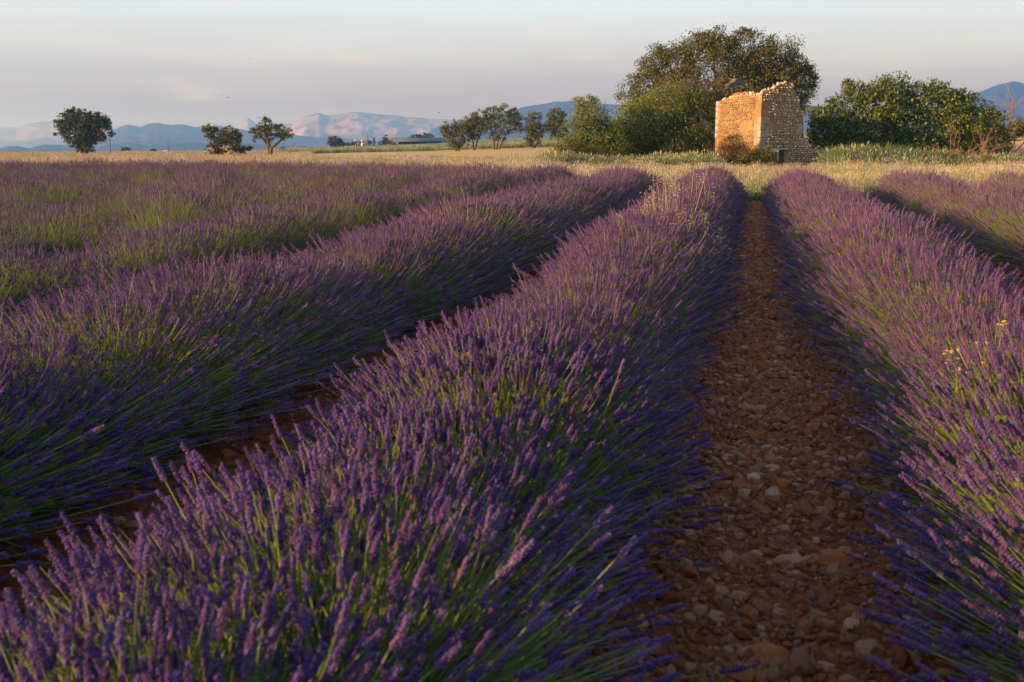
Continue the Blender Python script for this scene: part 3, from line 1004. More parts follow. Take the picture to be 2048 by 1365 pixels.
meadow('dry_grass', 560, 2150, 22, 57, 17000, ch_near, (.5, .85))
meadow('tall_straw_grass', -120, 620, 24, 78, 15000, ch_left, (.65, 1.0))
meadow('far_meadow_grass', -120, 620, 78, 230, 8000, ch_left, (.6, .9), ([78, 230], [2.0, 5.0]))
meadow('middle_meadow_grass', 560, 1120, 56, 96, 6000, ch_near, (.55, .9), ([56, 96], [1.3, 2.2]))
meadow('wheat_stubble', 520, 1180, 78, 170, 5000, ch_stub, (.15, .34), ([78, 170], [1.2, 2.4]))
meadow('field_margin_grass', 540, 1180, 160, 186, 2600, ch_tallmix, (1.2, 1.9), ([160, 186], [2.0, 2.4]))
meadow('brushwood_grass', 1640, 2130, 56, 64, 3600, ch_tallmix, (1.0, 1.8))
def ch_green(r, n, nz_, D, px, x, y):
    return np.where(r.random(n) < .8, 13 + r.integers(0, 2, n), 4 + r.integers(0, 3, n))


meadow('tall_green_grass', 1655, 1905, 57, 61.5, 1900, ch_green, (1.5, 2.7))
meadow('dry_stalks', 1085, 1445, 55.5, 59.5, 1500, ch_tallmix, (.9, 2.0))
meadow('hillside_grass', 1960, 2160, 64, 190, 4000, ch_left, (.8, 1.2), ([64, 190], [1.5, 4.0]))

# ------------------------------------------------------------------ trees and shrubs
def leaf_quads(mb, C, size, r, mi=0, droop=.25, up=.3, fold=.25, width=.5):
    """one small folded leaf at every point of C"""
    n = len(C)
    a = unit(r.normal(0, 1, (n, 3)) + np.array([0, 0, -droop]))
    nrm = unit(r.normal(0, 1, (n, 3)) + np.array([0, 0, up]))
    s = unit(np.cross(a, nrm))
    L = (size * r.uniform(.65, 1.3, n))[:, None]
    lift = np.cross(s, a) * L * fold
    v = np.stack([C - a * L * .5, C + s * L * width * .5 + lift * .4, C + a * L * .5, C - s * L * width * .5 + lift * .4], 1).reshape(-1, 3)
    mb.add(v, np.arange(4 * n).reshape(n, 4), mi)


def crown_points(lobes, D, n, r, cl_per=45, shell=.5, spread=.16, squash=.85, gap=.12):
    """leaf positions: clumps spread through lobes given in picture pixels at distance D: (cx, cy, rx, ry[, depth offset, weight])"""
    area = np.array([(l[2] * l[3]) * (l[5] if len(l) > 5 else 1) for l in lobes], float)
    area /= area.sum()
    out, clumps = [], []
    k = D / FPX
    for l, w in zip(lobes, area):
        dz = l[4] if len(l) > 4 else 0.0
        c = at(l[0], l[1], D + dz)
        rx, rz = l[2] * k, l[3] * k
        ry = .5 * (rx + rz) * squash
        m = max(3, int(n * w / cl_per))
        dirs = unit(r.normal(0, 1, (m, 3)))
        rad = shell + (1 - shell) * r.random(m) ** .6
        rad *= 1 + .10 * np.sin(dirs[:, 0] * 5 + l[0]) * np.cos(dirs[:, 2] * 6 + l[1])
        q = dirs * rad[:, None]
        if gap:
            fq = 2.1 / max(rx, rz, .3)
            gn = np.array([mnoise.noise(Vector((a_ * fq + 3, b_ * fq, c_ * fq + l[0]))) for a_, b_, c_ in (dirs * rad[:, None] * [rx, ry, rz])])
            q = q[gn > -gap]
            m = len(q)
        cc = c + q[:, :1] * rx * rv + q[:, 1:2] * ry * fv + q[:, 2:3] * rz * np.array([0, 0, 1.0])
        sg = spread * min(rx, rz, 1.6) * r.uniform(.6, 1.3, m) + .05
        pts = cc.repeat(cl_per, 0) + r.normal(0, 1, (m * cl_per, 3)) * sg.repeat(cl_per)[:, None] * np.array([1, 1, .75])
        out.append(pts); clumps.append(cc)
    return np.concatenate(out), np.concatenate(clumps)


def limb(mb, p0, p1, r0, r1, r, wob=.08, n=6, seg=6, sag=0.0):
    t = np.linspace(0, 1, seg)[:, None]
    L = np.linalg.norm(p1 - p0)
    mid = r.normal(0, wob * L, 3)
    pts = p0 + (p1 - p0) * t + mid * (np.sin(t * math.pi)) + r.normal(0, wob * .25 * L, (seg, 3)) * np.sin(t * math.pi)
    pts[:, 2] += sag * np.sin(t[:, 0] * math.pi)
    mb.tube(pts, r0 + (r1 - r0) * t[:, 0], n)
    return pts


def tree(name, label, cat, D, stems, lobes, n, leaf, mat_, seed, cl_per=45, shell=.5, spread=.16, group=None, nbr=26, trunk_r=.16, droop=.25, bare=0, width=.5, extra=None, bark='bark', squash=.85, branch_r=.05, gap=.12):
    """stems: picture points [(px, py), ...] of each trunk from the ground up"""
    r = np.random.default_rng(seed)
    b0 = gat(stems[0][0][0], D)
    root = thing(name, b0, label, cat, group)
    mb = MB()
    pts, clumps = crown_points(lobes, D, n, r, cl_per, shell, spread, squash, gap)
    leaf_quads(mb, pts, leaf, r, 0, droop, .35, .25, width)
    mats = [M[mat_]]
    if extra:
        for (lb, n2, mt, lf) in extra:
            p2, _ = crown_points(lb, D, n2, r, cl_per, .7, spread, squash)
            leaf_quads(mb, p2, lf, r, len(mats), droop, .35, .25, width)
            mats.append(M[mt])
    cr_ = mb.build('crown', mats, root)
    tr = MB()
    tops = []
    for st in stems:
        P = [gat(st[0][0], D) - np.array([0, 0, .1])] + [at(x, y, D + r.normal(0, .15)) for x, y in st[1:]]
        P = np.array(P)
        tt = np.linspace(0, len(P) - 1, 3 * (len(P) - 1) + 1)
        Q = np.stack([np.interp(tt, np.arange(len(P)), P[:, j]) for j in range(3)], 1)
        Q[1:-1] += r.normal(0, .02, Q[1:-1].shape)
        rad = trunk_r * np.linspace(1.15, .5, len(Q)); rad[0] *= 1.35
        tr.tube(Q, rad, 8)
        tops += list(Q[len(Q) // 3:])
    tops = np.array(tops)
    zr = np.argsort(clumps[:, 2])
    pick = r.permutation(len(clumps))[:nbr]
    for i in pick:
        c = clumps[i]
        below = tops[np.argmin(np.linalg.norm(tops - c, axis=1) + np.where(tops[:, 2] > c[2], 3, 0))]
        q = limb(tr, below, c, branch_r * r.uniform(.7, 1.2), .012, r, .07, 5, 6)
        for j in range(2):
            c2 = clumps[r.integers(0, len(clumps))]
            if np.linalg.norm(c2 - q[3]) < 2.2:
                limb(tr, q[3], c2, branch_r * .4, .008, r, .08, 4, 4)
    for i in range(bare):
        c = clumps[r.integers(0, len(clumps))]
        e_ = c + unit(c - tops[-1]) * r.uniform(.2, .7) + np.array([0, 0, .25])
        limb(tr, c, e_, .018, .005, r, .1, 4, 4)
    tr.build('trunk', M[bark], root, smooth=True)
    return root


tree('walnut_tree', 'broad domed walnut tree standing behind the ruined stone cabin', 'tree', 69,
     [[(1455, 338), (1452, 270), (1440, 190)], [(1450, 338), (1500, 250), (1530, 170)], [(1446, 338), (1390, 240), (1350, 170)]],
     [(1440, 140, 85, 60), (1345, 145, 62, 50), (1540, 150, 70, 55), (1300, 182, 52, 42), (1578, 175, 45, 50), (1400, 97, 58, 34), (1440, 88, 35, 30), (1500, 93, 50, 34), (1553, 108, 45, 36), (1262, 198, 28, 34),
      (1612, 165, 22, 38), (1480, 180, 90, 52), (1310, 128, 34, 30), (1490, 72, 20, 16), (1400, 76, 22, 17), (1335, 106, 28, 22), (1590, 130, 24, 24), (1268, 160, 14, 12), (1620, 140, 10, 14), (1300, 230, 50, 40), (1590, 215, 25, 30)],
     74000, .145, 'walnut', 11, 40, .45, .15, gap=.27, nbr=90, trunk_r=.28, bare=30, branch_r=.08)

tree('bramble_thicket', 'high rounded thicket of bramble and ivy smothering half the ruin, dry vines on top', 'thicket', 64,
     [[(1345, 336), (1350, 290), (1345, 220)], [(1400, 336), (1400, 280), (1395, 220)], [(1290, 336), (1290, 300), (1290, 260)]],
     [(1345, 215, 62, 48), (1300, 248, 62, 52), (1392, 240, 48, 55), (1262, 275, 52, 42), (1340, 285, 80, 45), (1405, 295, 30, 36), (1395, 200, 40, 26), (1300, 310, 70, 24), (1420, 260, 14, 40), (1238, 262, 22, 30), (1360, 318, 70, 20), (1250, 318, 40, 16), (1410, 322, 26, 14)],
     66000, .125, 'ivy', 12, 40, .5, .15, gap=.4, nbr=40, trunk_r=.08, bare=10,
     extra=[([(1352, 178, 46, 30, -.4), (1392, 190, 36, 26, -.3), (1428, 180, 20, 36, .5), (1443, 185, 10, 20, -.6)], 9000, 'vine', .08), ([(1300, 322, 60, 14, -1.2), (1400, 322, 30, 16, -.8), (1340, 300, 80, 30, -1.2)], 3200, 'shrubdry', .09), ([(1300, 255, 62, 50, -.3), (1390, 245, 45, 50, -.3), (1350, 290, 80, 40, -.3)], 9000, 'walnut', .11)])
tree('leafy_shrub', 'tall open topped shrub with thin shoots, at the wheat field end of the thicket', 'shrub', 61.5,
     [[(1178, 332), (1180, 280), (1176, 215)], [(1165, 332), (1160, 290), (1155, 240)], [(1195, 332), (1205, 290), (1205, 240)]],
     [(1178, 236, 36, 36), (1162, 262, 26, 36), (1200, 272, 38, 38), (1228, 285, 26, 32), (1180, 296, 48, 30), (1172, 206, 26, 14), (1150, 280, 24, 26)],
     20000, .115, 'ivy', 13, 30, .35, .14, gap=.25, nbr=40, trunk_r=.06, bare=46)
tree('dark_bramble_bush', 'low dark bramble bush spilling onto the wheat field edge below the tall shrub', 'bush', 59.5,
     [[(1140, 334), (1140, 315), (1138, 300)], [(1120, 334), (1110, 320), (1105, 312)]],
     [(1142, 306, 40, 22), (1112, 316, 27, 13), (1170, 316, 40, 18), (1096, 321, 16, 9), (1205, 318, 34, 18)],
     13000, .095, 'walnut', 14, 40, .5, .16, gap=.4, nbr=14, trunk_r=.04, bare=12)
tree('fig_tree', 'wide spreading fig tree with big lobed leaves beside the ruined cabin', 'fig tree', 64.5,
     [[(1800, 336), (1800, 290), (1790, 220)], [(1780, 336), (1740, 270), (1700, 230)], [(1830, 336), (1880, 270), (1910, 230)], [(1850, 336), (1950, 290), (1970, 260)]],
     [(1765, 212, 66, 42), (1792, 182, 52, 28), (1722, 190, 34, 26), (1862, 212, 58, 36), (1868, 178, 26, 18), (1922, 222, 50, 36), (1958, 250, 48, 40), (1872, 262, 110, 46), (1742, 262, 80, 42), (1672, 250, 48, 34), (1640, 268, 26, 46),
      (1700, 296, 66, 30), (1985, 285, 30, 36), (1820, 300, 110, 34), (1630, 226, 14, 14), (1900, 196, 34, 20), (1700, 172, 14, 14), (2005, 300, 16, 26), (1670, 216, 22, 18), (1940, 300, 60, 34)],
     44000, .18, 'fig', 15, 22, .4, .17, gap=.75, nbr=60, trunk_r=.13, droop=1.1, width=.58, branch_r=.06)
# single trees across the plain
tree('round_oak', 'round dark oak standing alone in the tall straw grass', 'tree', 150,
     [[(172, 306), (170, 285), (168, 262)], [(166, 306), (160, 280), (150, 255)]],
     [(155, 248, 36, 26), (142, 238, 24, 18), (180, 246, 36, 24), (200, 258, 28, 24), (160, 276, 34, 24), (172, 292, 30, 12), (126, 262, 18, 14), (152, 228, 28, 12), (216, 246, 13, 9), (190, 272, 26, 18), (185, 232, 20, 10), (122, 243, 10, 14)],
     19000, .30, 'oak', 21, 30, .3, .12, gap=.25, nbr=50, trunk_r=.34, bare=0, branch_r=.1)
tree('two_lobed_shrub', 'bushy tree with two separate leafy heads in the straw grass', 'tree', 118,
     [[(440, 312), (432, 290), (424, 268)], [(448, 312), (452, 290), (458, 270)]],
     [(422, 265, 15, 14), (414, 256, 9, 8), (456, 268, 20, 14), (470, 276, 16, 12), (440, 284, 20, 14), (448, 298, 32, 13), (478, 295, 15, 12), (496, 299, 10, 7), (428, 300, 18, 10)],
     8500, .24, 'walnut', 22, 24, .3, .13, gap=.25, nbr=24, trunk_r=.14, branch_r=.06,
     extra=[([(440, 302, 26, 10, -1.5), (462, 304, 16, 8, -1.5)], 700, 'silver', .20)])
tree('gnarled_tree', 'thin crooked tree with a bare leaning trunk and patchy crown', 'tree', 118,
     [[(541, 308), (540, 298), (535, 282), (530, 262), (531, 244)], [(541, 308), (543, 296), (556, 285), (568, 276)], [(541, 308), (536, 290), (524, 276), (515, 268)]],
     [(530, 250, 14, 14), (520, 262, 14, 12), (512, 272, 13, 12), (546, 262, 14, 12), (558, 256, 12, 9), (572, 264, 12, 10), (566, 274, 15, 10), (530, 240, 8, 7), (582, 272, 6, 6), (505, 262, 7, 8), (540, 276, 16, 9)],
     4200, .24, 'walnut', 23, 18, .25, .12, nbr=34, trunk_r=.20, bare=16, branch_r=.06)
for args in (
    ('pale_tree', 'low pale green tree at the barn end of the tree row', [[(912, 297), (908, 285), (900, 265)], [(916, 297), (924, 280), (928, 262)]],
     [(900, 262, 20, 15), (918, 252, 20, 14), (925, 270, 22, 16), (888, 258, 11, 12), (910, 283, 18, 12), (935, 255, 14, 14), (893, 275, 8, 10), (905, 289, 18, 7), (925, 290, 14, 6)], 9500, 31),
    ('pale_tree', 'tree with a forked trunk next to the low pale one', [[(948, 296), (946, 284), (938, 262)], [(948, 296), (955, 281), (964, 262)]],
     [(945, 246, 20, 16), (955, 232, 18, 13), (938, 262, 16, 13), (962, 255, 18, 16), (950, 270, 16, 9)], 7500, 32),
    ('pale_tree', 'tallest tree of the row, wide gappy crown above slim trunks', [[(988, 295), (988, 280), (982, 255)], [(992, 295), (998, 275), (1010, 250)], [(996, 295), (1012, 270), (1028, 246)]],
     [(990, 228, 20, 16), (1008, 226, 20, 15), (985, 248, 18, 16), (1012, 252, 24, 16), (1032, 240, 15, 18), (996, 270, 20, 12), (1024, 228, 12, 12), (972, 240, 10, 14), (1040, 256, 7, 14)], 10500, 33),
    ('pale_tree', 'narrow upright tree with splayed trunks, second from the thicket', [[(1066, 295), (1064, 280), (1060, 262)], [(1068, 295), (1076, 282), (1080, 262)]],
     [(1068, 240, 18, 16), (1062, 258, 17, 16), (1077, 262, 14, 18), (1070, 278, 18, 10), (1052, 282, 8, 9), (1060, 289, 13, 6)], 8000, 34),
    ('pale_tree', 'upright tree of the row standing closest to the thicket', [[(1116, 300), (1116, 282), (1114, 258)]],
     [(1114, 234, 20, 18), (1104, 250, 15, 17), (1124, 254, 15, 20), (1114, 270, 18, 12)], 8000, 35),
):
    nm, lb, st, lobes, n_, sd = args
    tree(nm, lb, 'tree', 150, st, lobes, int(n_ * .75), .27, 'willow', sd, 24, .3, .13, gap=.2, group='row of trees along the wheat field', nbr=34, trunk_r=.13, branch_r=.06)
tree('dark_round_tree', 'small dark round tree alone near the distant farm', 'tree', 330, [[(670, 293), (670, 287), (670, 282)]],
     [(670, 283, 14, 10), (664, 286, 9, 7), (678, 287, 9, 7), (670, 290, 11, 4)], 3600, .55, 'oak', 41, 20, .4, .18, nbr=10, trunk_r=.2)
tree('conifer_tree', 'pointed dark conifer between the farm and the barn', 'tree', 380, [[(771, 289), (771, 280), (771, 270)]],
     [(771, 284, 8, 5), (771, 278, 6, 5), (771, 272, 3, 4), (782, 286, 4, 4), (762, 287, 6, 3), (771, 288, 10, 2)], 2200, .5, 'oak', 42, 20, .4, .15, nbr=6, trunk_r=.15)
tree('cypress_tree', 'slim dark cypress by the distant farm', 'tree', 380, [[(748, 290), (748, 282)]],
     [(748, 284, 2.0, 6), (748, 279, 1.6, 4)], 700, .4, 'oak', 43, 20, .4, .12, nbr=3, trunk_r=.12)
tree('barn_trees', 'dark green tree rising behind the blue barn roof', 'tree', 425, [[(845, 288), (845, 280), (845, 272)]],
     [(845, 272, 16, 6), (832, 274, 11, 5), (858, 273, 10, 5), (820, 276, 8, 3), (845, 280, 22, 6)], 3600, .6, 'oak', 44, 20, .4, .15, nbr=8, trunk_r=.2).name = 'broad_tree'
for (x, y, rx, ry, D, lb, sd) in ((693, 289, 10, 3.4, 370, 'low dark hedge beside the dark round tree', 51), (707, 288, 7, 4.5, 370, 'brownish bush before the white farmhouse', 52), (738, 286, 6, 5, 385, 'leafy bush behind the tall pole at the farm', 53), (788, 288, 6, 3, 375, 'small bush at the gable of the barn', 54),
                                 (252, 299, 9, 3.5, 300, 'dark bush by the tiny far house on the plain', 55), (306, 301, 6, 2, 300, 'small bush under the far ridge of dark hills', 56), (566, 300, 6, 3.5, 200, 'small dark bush just past the gnarled tree', 57)):
    tree('far_bush', lb, 'bush', D, [[(x, y + ry), (x, y)]], [(x, y, rx, ry), (x - rx * .5, y + 1, rx * .5, ry * .8), (x + rx * .4, y + .6, rx * .5, ry * .8)], 800, .5, 'oak', sd, 16, .4, .18, nbr=4, trunk_r=.08, group='bushes far off on the plain')
tree('hill_bush', 'dark bush behind the dead tree on the rise', 'bush', 82, [[(2028, 285), (2030, 265)]],
     [(2030, 258, 28, 18), (2060, 250, 30, 22), (2010, 266, 16, 12), (2090, 255, 30, 24)], 9000, .16, 'walnut', 58, 30, .45, .16, nbr=12, trunk_r=.07)
# low growth at the foot of the ruin
tree('rusty_shrub', 'rust coloured leafy shrub against the sunlit plaster wall', 'shrub', 57.5, [[(1462, 338), (1464, 315), (1468, 290)], [(1470, 338), (1476, 310), (1482, 295)]],
     [(1466, 292, 24, 20), (1448, 308, 22, 16), (1486, 304, 20, 18), (1436, 318, 18, 12), (1470, 318, 30, 12)], 8000, .085, 'shrubdry', 61, 30, .4, .17, nbr=24, trunk_r=.03, branch_r=.02, bare=10,
     extra=[([(1470, 288, 20, 18), (1482, 310, 24, 14)], 4200, 'walnut', .085)])
tree('green_shrub', 'green shrub growing at the corner of the cabin in front of its doorway', 'shrub', 56.6, [[(1515, 338), (1512, 318), (1510, 306)], [(1530, 338), (1534, 318), (1536, 308)]],
     [(1504, 314, 26, 17), (1530, 312, 20, 16), (1486, 322, 20, 12), (1546, 318, 9, 12), (1520, 302, 12, 9)], 9500, .085, 'walnut', 62, 30, .4, .17, nbr=24, trunk_r=.03, branch_r=.02, bare=8)
tree('yellow_leaved_sapling', 'small yellow leaved fig sapling sprouting above the cabin wall', 'sapling', 63.5, [[(1478, 338), (1478, 250), (1480, 185)], [(1480, 338), (1490, 240), (1498, 178)]],
     [(1480, 187, 22, 10), (1497, 178, 9, 10), (1462, 190, 12, 9)], 900, .16, 'willow', 63, 20, .4, .2, nbr=16, trunk_r=.03, branch_r=.02, width=.7)
# dead wood
def dead_plant(name, label, cat, D, starts, seed, gens=3, spread=.5, thick=.03, group=None, drop=0.0, shrink=.62):
    r = np.random.default_rng(seed)
    root = thing(name, gat(starts[0][0][0], D), label, cat, group)
    mb = MB()

    def grow(p, d, L, rad, g):
        k = 6
        pts = [p]
        dd = d.copy()
        for i in range(k):
            dd = unit(dd + r.normal(0, .10, 3) + np.array([0, 0, -drop * (i / k)]))
            pts.append(pts[-1] + dd * L / k)
        mb.tube(np.array(pts), np.linspace(rad, rad * .45, k + 1), 5 if rad > .01 else 4)
        if g <= 0:
            return
        for i in range(r.integers(2, 5)):
            j = r.integers(2, k + 1)
            nd = unit(dd + r.normal(0, spread, 3) + np.array([0, 0, .15]))
            grow(pts[j], nd, L * r.uniform(.45, .8) * (shrink / .62), rad * .55, g - 1)
    for (a, b) in starts:
        p0 = gat(a[0], D) + np.array([0, 0, -.05]); p1 = at(b[0], b[1], D + r.normal(0, .5))
        v = p1 - p0; L = np.linalg.norm(v)
        grow(p0, v / L, L * .6, thick * r.uniform(.7, 1.2), gens)
    mb.build('branches', M['deadwood'], root, smooth=True).name = 'bare_branches'
    return root


dead_plant('dead_brushwood', 'sprawling heap of reddish dead branches in front of the fig tree', 'dead shrub', 57,
           [((1905, 338), (1900, 250)), ((1930, 338), (1960, 255)), ((1938, 338), (1990, 260)), ((1945, 338), (2010, 275)), ((1950, 338), (2040, 290)), ((1940, 338), (1935, 265)), ((1950, 338), (2060, 318)), ((1925, 338), (1925, 262)), ((1955, 338), (2030, 268)), ((1948, 338), (1978, 285)), ((1900, 338), (1870, 262)), ((1910, 338), (1945, 275)), ((1945, 338), (2000, 300)), ((1890, 338), (1850, 290)), ((1960, 338), (2050, 300))],
           71, 3, .38, .030, drop=.10)
dead_plant('dead_tree', 'bare dead tree against the blue rounded mountain', 'dead tree', 70,
           [((2010, 300), (2006, 200)), ((2013, 300), (2026, 212)), ((2015, 300), (2050, 222)), ((2014, 300), (1996, 225))], 75, 3, .42, .085)

# ------------------------------------------------------------------ the ruined cabin
A_B = R(23.5)
e1 = math.cos(A_B) * rv + math.sin(A_B) * fv          # along the front wall
e2 = -math.sin(A_B) * rv + math.cos(A_B) * fv         # along the side wall, away from the corner
up3 = np.array([0, 0, 1.0])
CB = at(1519, 300.5, 58.5); CB[2] = 0


def on_wall(px, py, org, ex):
    """(s, z) where the sight line through a picture point meets the upright wall plane through org along ex"""
    n = np.array([ex[1], -ex[0], 0])
    d = ray(px, py)
    t = ((org - CAM) @ n) / (d @ n)
    p = CAM + d * t
    return float((p - org) @ ex), float(p[2])


cabin = thing('ruined_cabin', CB, 'roofless ruined stone cabin with a sunlit ochre plaster side and rubble front', 'ruin')


def wall_prism(name, poly, org, ex, nrm, thick, mat_, parent):
    """a wall of real thickness over a polygon of (s, z)"""
    bm = bmesh.new()
    f = [bm.verts.new(Vector(org + ex * s + up3 * z)) for s, z in poly]
    b = [bm.verts.new(Vector(org + ex * s + up3 * z - nrm * thick)) for s, z in poly]
    fa = bm.faces.new(f); ba = bm.faces.new(list(reversed(b)))
    n = len(poly)
    for i in range(n):
        bm.faces.new([f[i], b[i], b[(i + 1) % n], f[(i + 1) % n]])
    bmesh.ops.recalc_face_normals(bm, faces=bm.faces)
    bmesh.ops.triangulate(bm, faces=[fa, ba])
    me = bpy.data.meshes.new(name); bm.to_mesh(me); bm.free()
    me.materials.append(mat_)
    o = bpy.data.objects.new(name, me); COL.objects.link(o)
    o.parent = parent
    o.matrix_parent_inverse = Matrix.Translation(parent.location).inverted()
    return o


def inside(poly, s, z):
    c = False
    j = len(poly) - 1
    for i in range(len(poly)):
        (xi, zi), (xj, zj) = poly[i], poly[j]
        if (zi > z) != (zj > z) and s < (xj - xi) * (z - zi) / (zj - zi) + xi:
            c = not c
        j = i
    return c


n1_ = np.array([e1[1], -e1[0], 0]);  n1_ = n1_ if n1_ @ (CAM - CB) > 0 else -n1_
n2_ = np.array([e2[1], -e2[0], 0]);  n2_ = n2_ if n2_ @ (CAM - CB) > 0 else -n2_
top_px = [(1520, 190), (1527, 186), (1533, 184), (1538, 181), (1545, 178), (1552, 175), (1556, 171), (1563, 169), (1572, 167.5), (1581, 169), (1586, 176), (1591, 187), (1595, 198), (1599, 210), (1603, 222), (1606, 233), (1607, 246), (1606, 258), (1606, 266), (1609, 276), (1614, 286), (1621, 295), (1629, 300), (1637, 302), (1639, 320), (1640, 337)]
front_top = [on_wall(x, y, CB, e1) for x, y in top_px]
dl, dt_ = on_wall(1541, 300.5, CB, e1); dr, _ = on_wall(1569, 300.5, CB, e1)
front_poly = [(0.0, -.2), (0.0, front_top[0][1])] + front_top[1:-1] + [(front_top[-1][0], -.2), (dr, -.2), (dr, dt_), (dl, dt_), (dl, -.2)]
fw = wall_prism('front_wall', front_poly, CB, e1, n1_, .48, M['mortar'], cabin)
side_px = [(1519, 190), (1510, 191.5), (1500, 190), (1492, 189), (1484, 190.5), (1476, 191), (1468, 193), (1460, 196), (1452, 199), (1444, 201.5), (1437.5, 203)]
side_top = [on_wall(x, y, CB, e2) for x, y in side_px]
SL = side_top[-1][0]
side_poly = [(.482, -.2), (.482, side_top[0][1] - .02)] + [p for p in side_top[1:] if p[0] > .5] + [(SL, -.2)]
sw = wall_prism('side_wall', side_poly, CB, e2, n2_, .46, M['plaster'], cabin)
# the end of the front wall shows on the plastered side
endp = wall_prism('corner_plaster', [(-.004, -.2), (-.004, side_top[0][1] - .03), (.479, side_top[1][1] - .03), (.479, -.2)], CB + n2_ * .012, e2, n2_, .010, M['plaster'], cabin)

rw = np.random.default_rng(5)
wall_stones = []
for i in range(8):
    wall_stones.append(stone_mesh(200 + i, .95)); wall_stones[-1].materials.append(M['rubble'])
washed = []
for i in range(6):
    washed.append(stone_mesh(230 + i, .95)); washed[-1].materials.append(M['washed'])


def plaster_patch(s, z):
    v = mnoise.noise(Vector((s * .75, z * .75, 4.2))) + .35 * mnoise.noise(Vector((s * 2.3, z * 2.3, 1.1)))
    return v


def lay_stones(org, ex, nrm, poly, s0, s1, z1, wall, keep, hmin, hmax, lmin, lmax, proud, limit, pool=None, small='rubblejoined'):
    """courses of rounded field stones set in the mortar, the largest as objects, the small rest joined"""
    allst = []
    z = .02
    while z < z1:
        h = rw.uniform(hmin, hmax)
        s = s0 + rw.uniform(0, .1)
        while s < s1:
            L = rw.uniform(lmin, lmax)
            zc, sc_ = z + h / 2 + rw.normal(0, .018), s + L / 2
            if all(inside(poly, sc_ + a * L * .42, zc + b * h * .42) for a in (-1, 1) for b in (-1, 1)) and keep(sc_, zc):
                allst.append((L * h, sc_, zc, L * rw.uniform(.86, 1.0), h * rw.uniform(.80, 1.0), rw.normal(0, .10)))
            s += L + rw.uniform(.008, .04)
        z += h + rw.uniform(.004, .02)
    allst.sort(reverse=True)
    nout = 0
    joined = MB()
    Rw = np.stack([ex, nrm, up3], 1)
    for k, (ar, s, z_, L, h, tl) in enumerate(allst):
        p = org + ex * s + up3 * z_ + nrm * rw.uniform(-.015, proud)
        ct, st = math.cos(tl), math.sin(tl)
        Rt = Rw @ np.array([[ct, 0, -st], [0, 1, 0], [st, 0, ct]])
        dep = min(.11, h * .9)
        S = np.array([L * 1.06, dep * 1.7, h * 1.12])
        me = (pool or wall_stones)[k % len(pool or wall_stones)]
        if k < limit:
            o = bpy.data.objects.new('stone', me); COL.objects.link(o)
            mt = np.eye(4); mt[:3, :3] = Rt * S[None, :]; mt[:3, 3] = p
            o.parent = wall
            o.matrix_parent_inverse = wall.matrix_world.inverted()
            o.matrix_basis = Matrix.Translation(-Vector(cabin.location)) @ Matrix(mt.tolist()) if False else Matrix(mt.tolist())
        else:
            v = np.array([vv.co[:] for vv in me.vertices]); fc = [list(pp.vertices) for pp in me.polygons]
            joined.add(v * S @ Rt.T + p, fc)
    if joined.n:
        o = joined.build('small_stones', M[small], None, smooth=True)
        o.parent = wall
        o.matrix_parent_inverse = wall.matrix_world.inverted()
        tag(o, kind='stuff')


bpy.context.view_layer.update()


def keep_front(s, z):
    if z > front_top[0][1] - .4 or s > front_top[8][0] + .25 or z < dt_ + .55:
        return not (s < .5 and z < 3.2 and z > .2)
    v = plaster_patch(s, z)
    if s < .55:
        return v > .45
    band = math.exp(-((z - 2.55) / .55) ** 2)
    return v > -.22 + .55 * band


lay_stones(CB, e1, n1_, front_poly, 0.02, front_top[-1][0], 5.4, fw, keep_front, .085, .16, .11, .27, .06, 299)


def keep_side(s, z):
    v = plaster_patch(s * 1.3 + 20, z * 1.3)
    low = math.exp(-((z - 2.2) / .8) ** 2) * float(sstep((s - 2.0) / 1.2))
    return v > -.18 - .5 * low and .55 < s < SL - .12


lay_stones(CB, e2, n2_, side_poly, .55, SL, 4.6, sw, keep_side, .08, .15, .10, .25, .030, 240, washed, 'washedjoined')
# dressed corner blocks, seen on both faces
zq = .1
k = 0
while zq < 2.7:
    h = rw.uniform(.32, .46)
    a, b = ((.62, .34), (.36, .58))[k % 2]
    mb = MB()
    c = CB + e1 * (a / 2 - .02) + e2 * (b / 2 - .02) + up3 * (zq + h / 2)
    Rq = np.stack([e1, e2, up3], 1)
    bmx = bmesh.new(); bmesh.ops.create_cube(bmx, size=1.0)
    bmesh.ops.scale(bmx, vec=(a + .02 * rw.random(), b + .02 * rw.random(), h * .96), verts=bmx.verts)
    bmesh.ops.bevel(bmx, geom=bmx.edges[:], offset=.025, segments=1, affect='EDGES')
    for v in bmx.verts:
        v.co += Vector(rw.normal(0, .006, 3))
    me = bpy.data.meshes.new('corner_stone'); bmx.to_mesh(me); bmx.free(); me.materials.append(M['quoin'])
    o = bpy.data.objects.new('corner_stone', me); COL.objects.link(o)
    mt = np.eye(4); mt[:3, :3] = Rq; mt[:3, 3] = c - e1 * .012 - e2 * .012
    o.parent = cabin; o.matrix_parent_inverse = Matrix.Translation(cabin.location).inverted(); o.matrix_basis = Matrix(mt.tolist())
    zq += h; k += 1
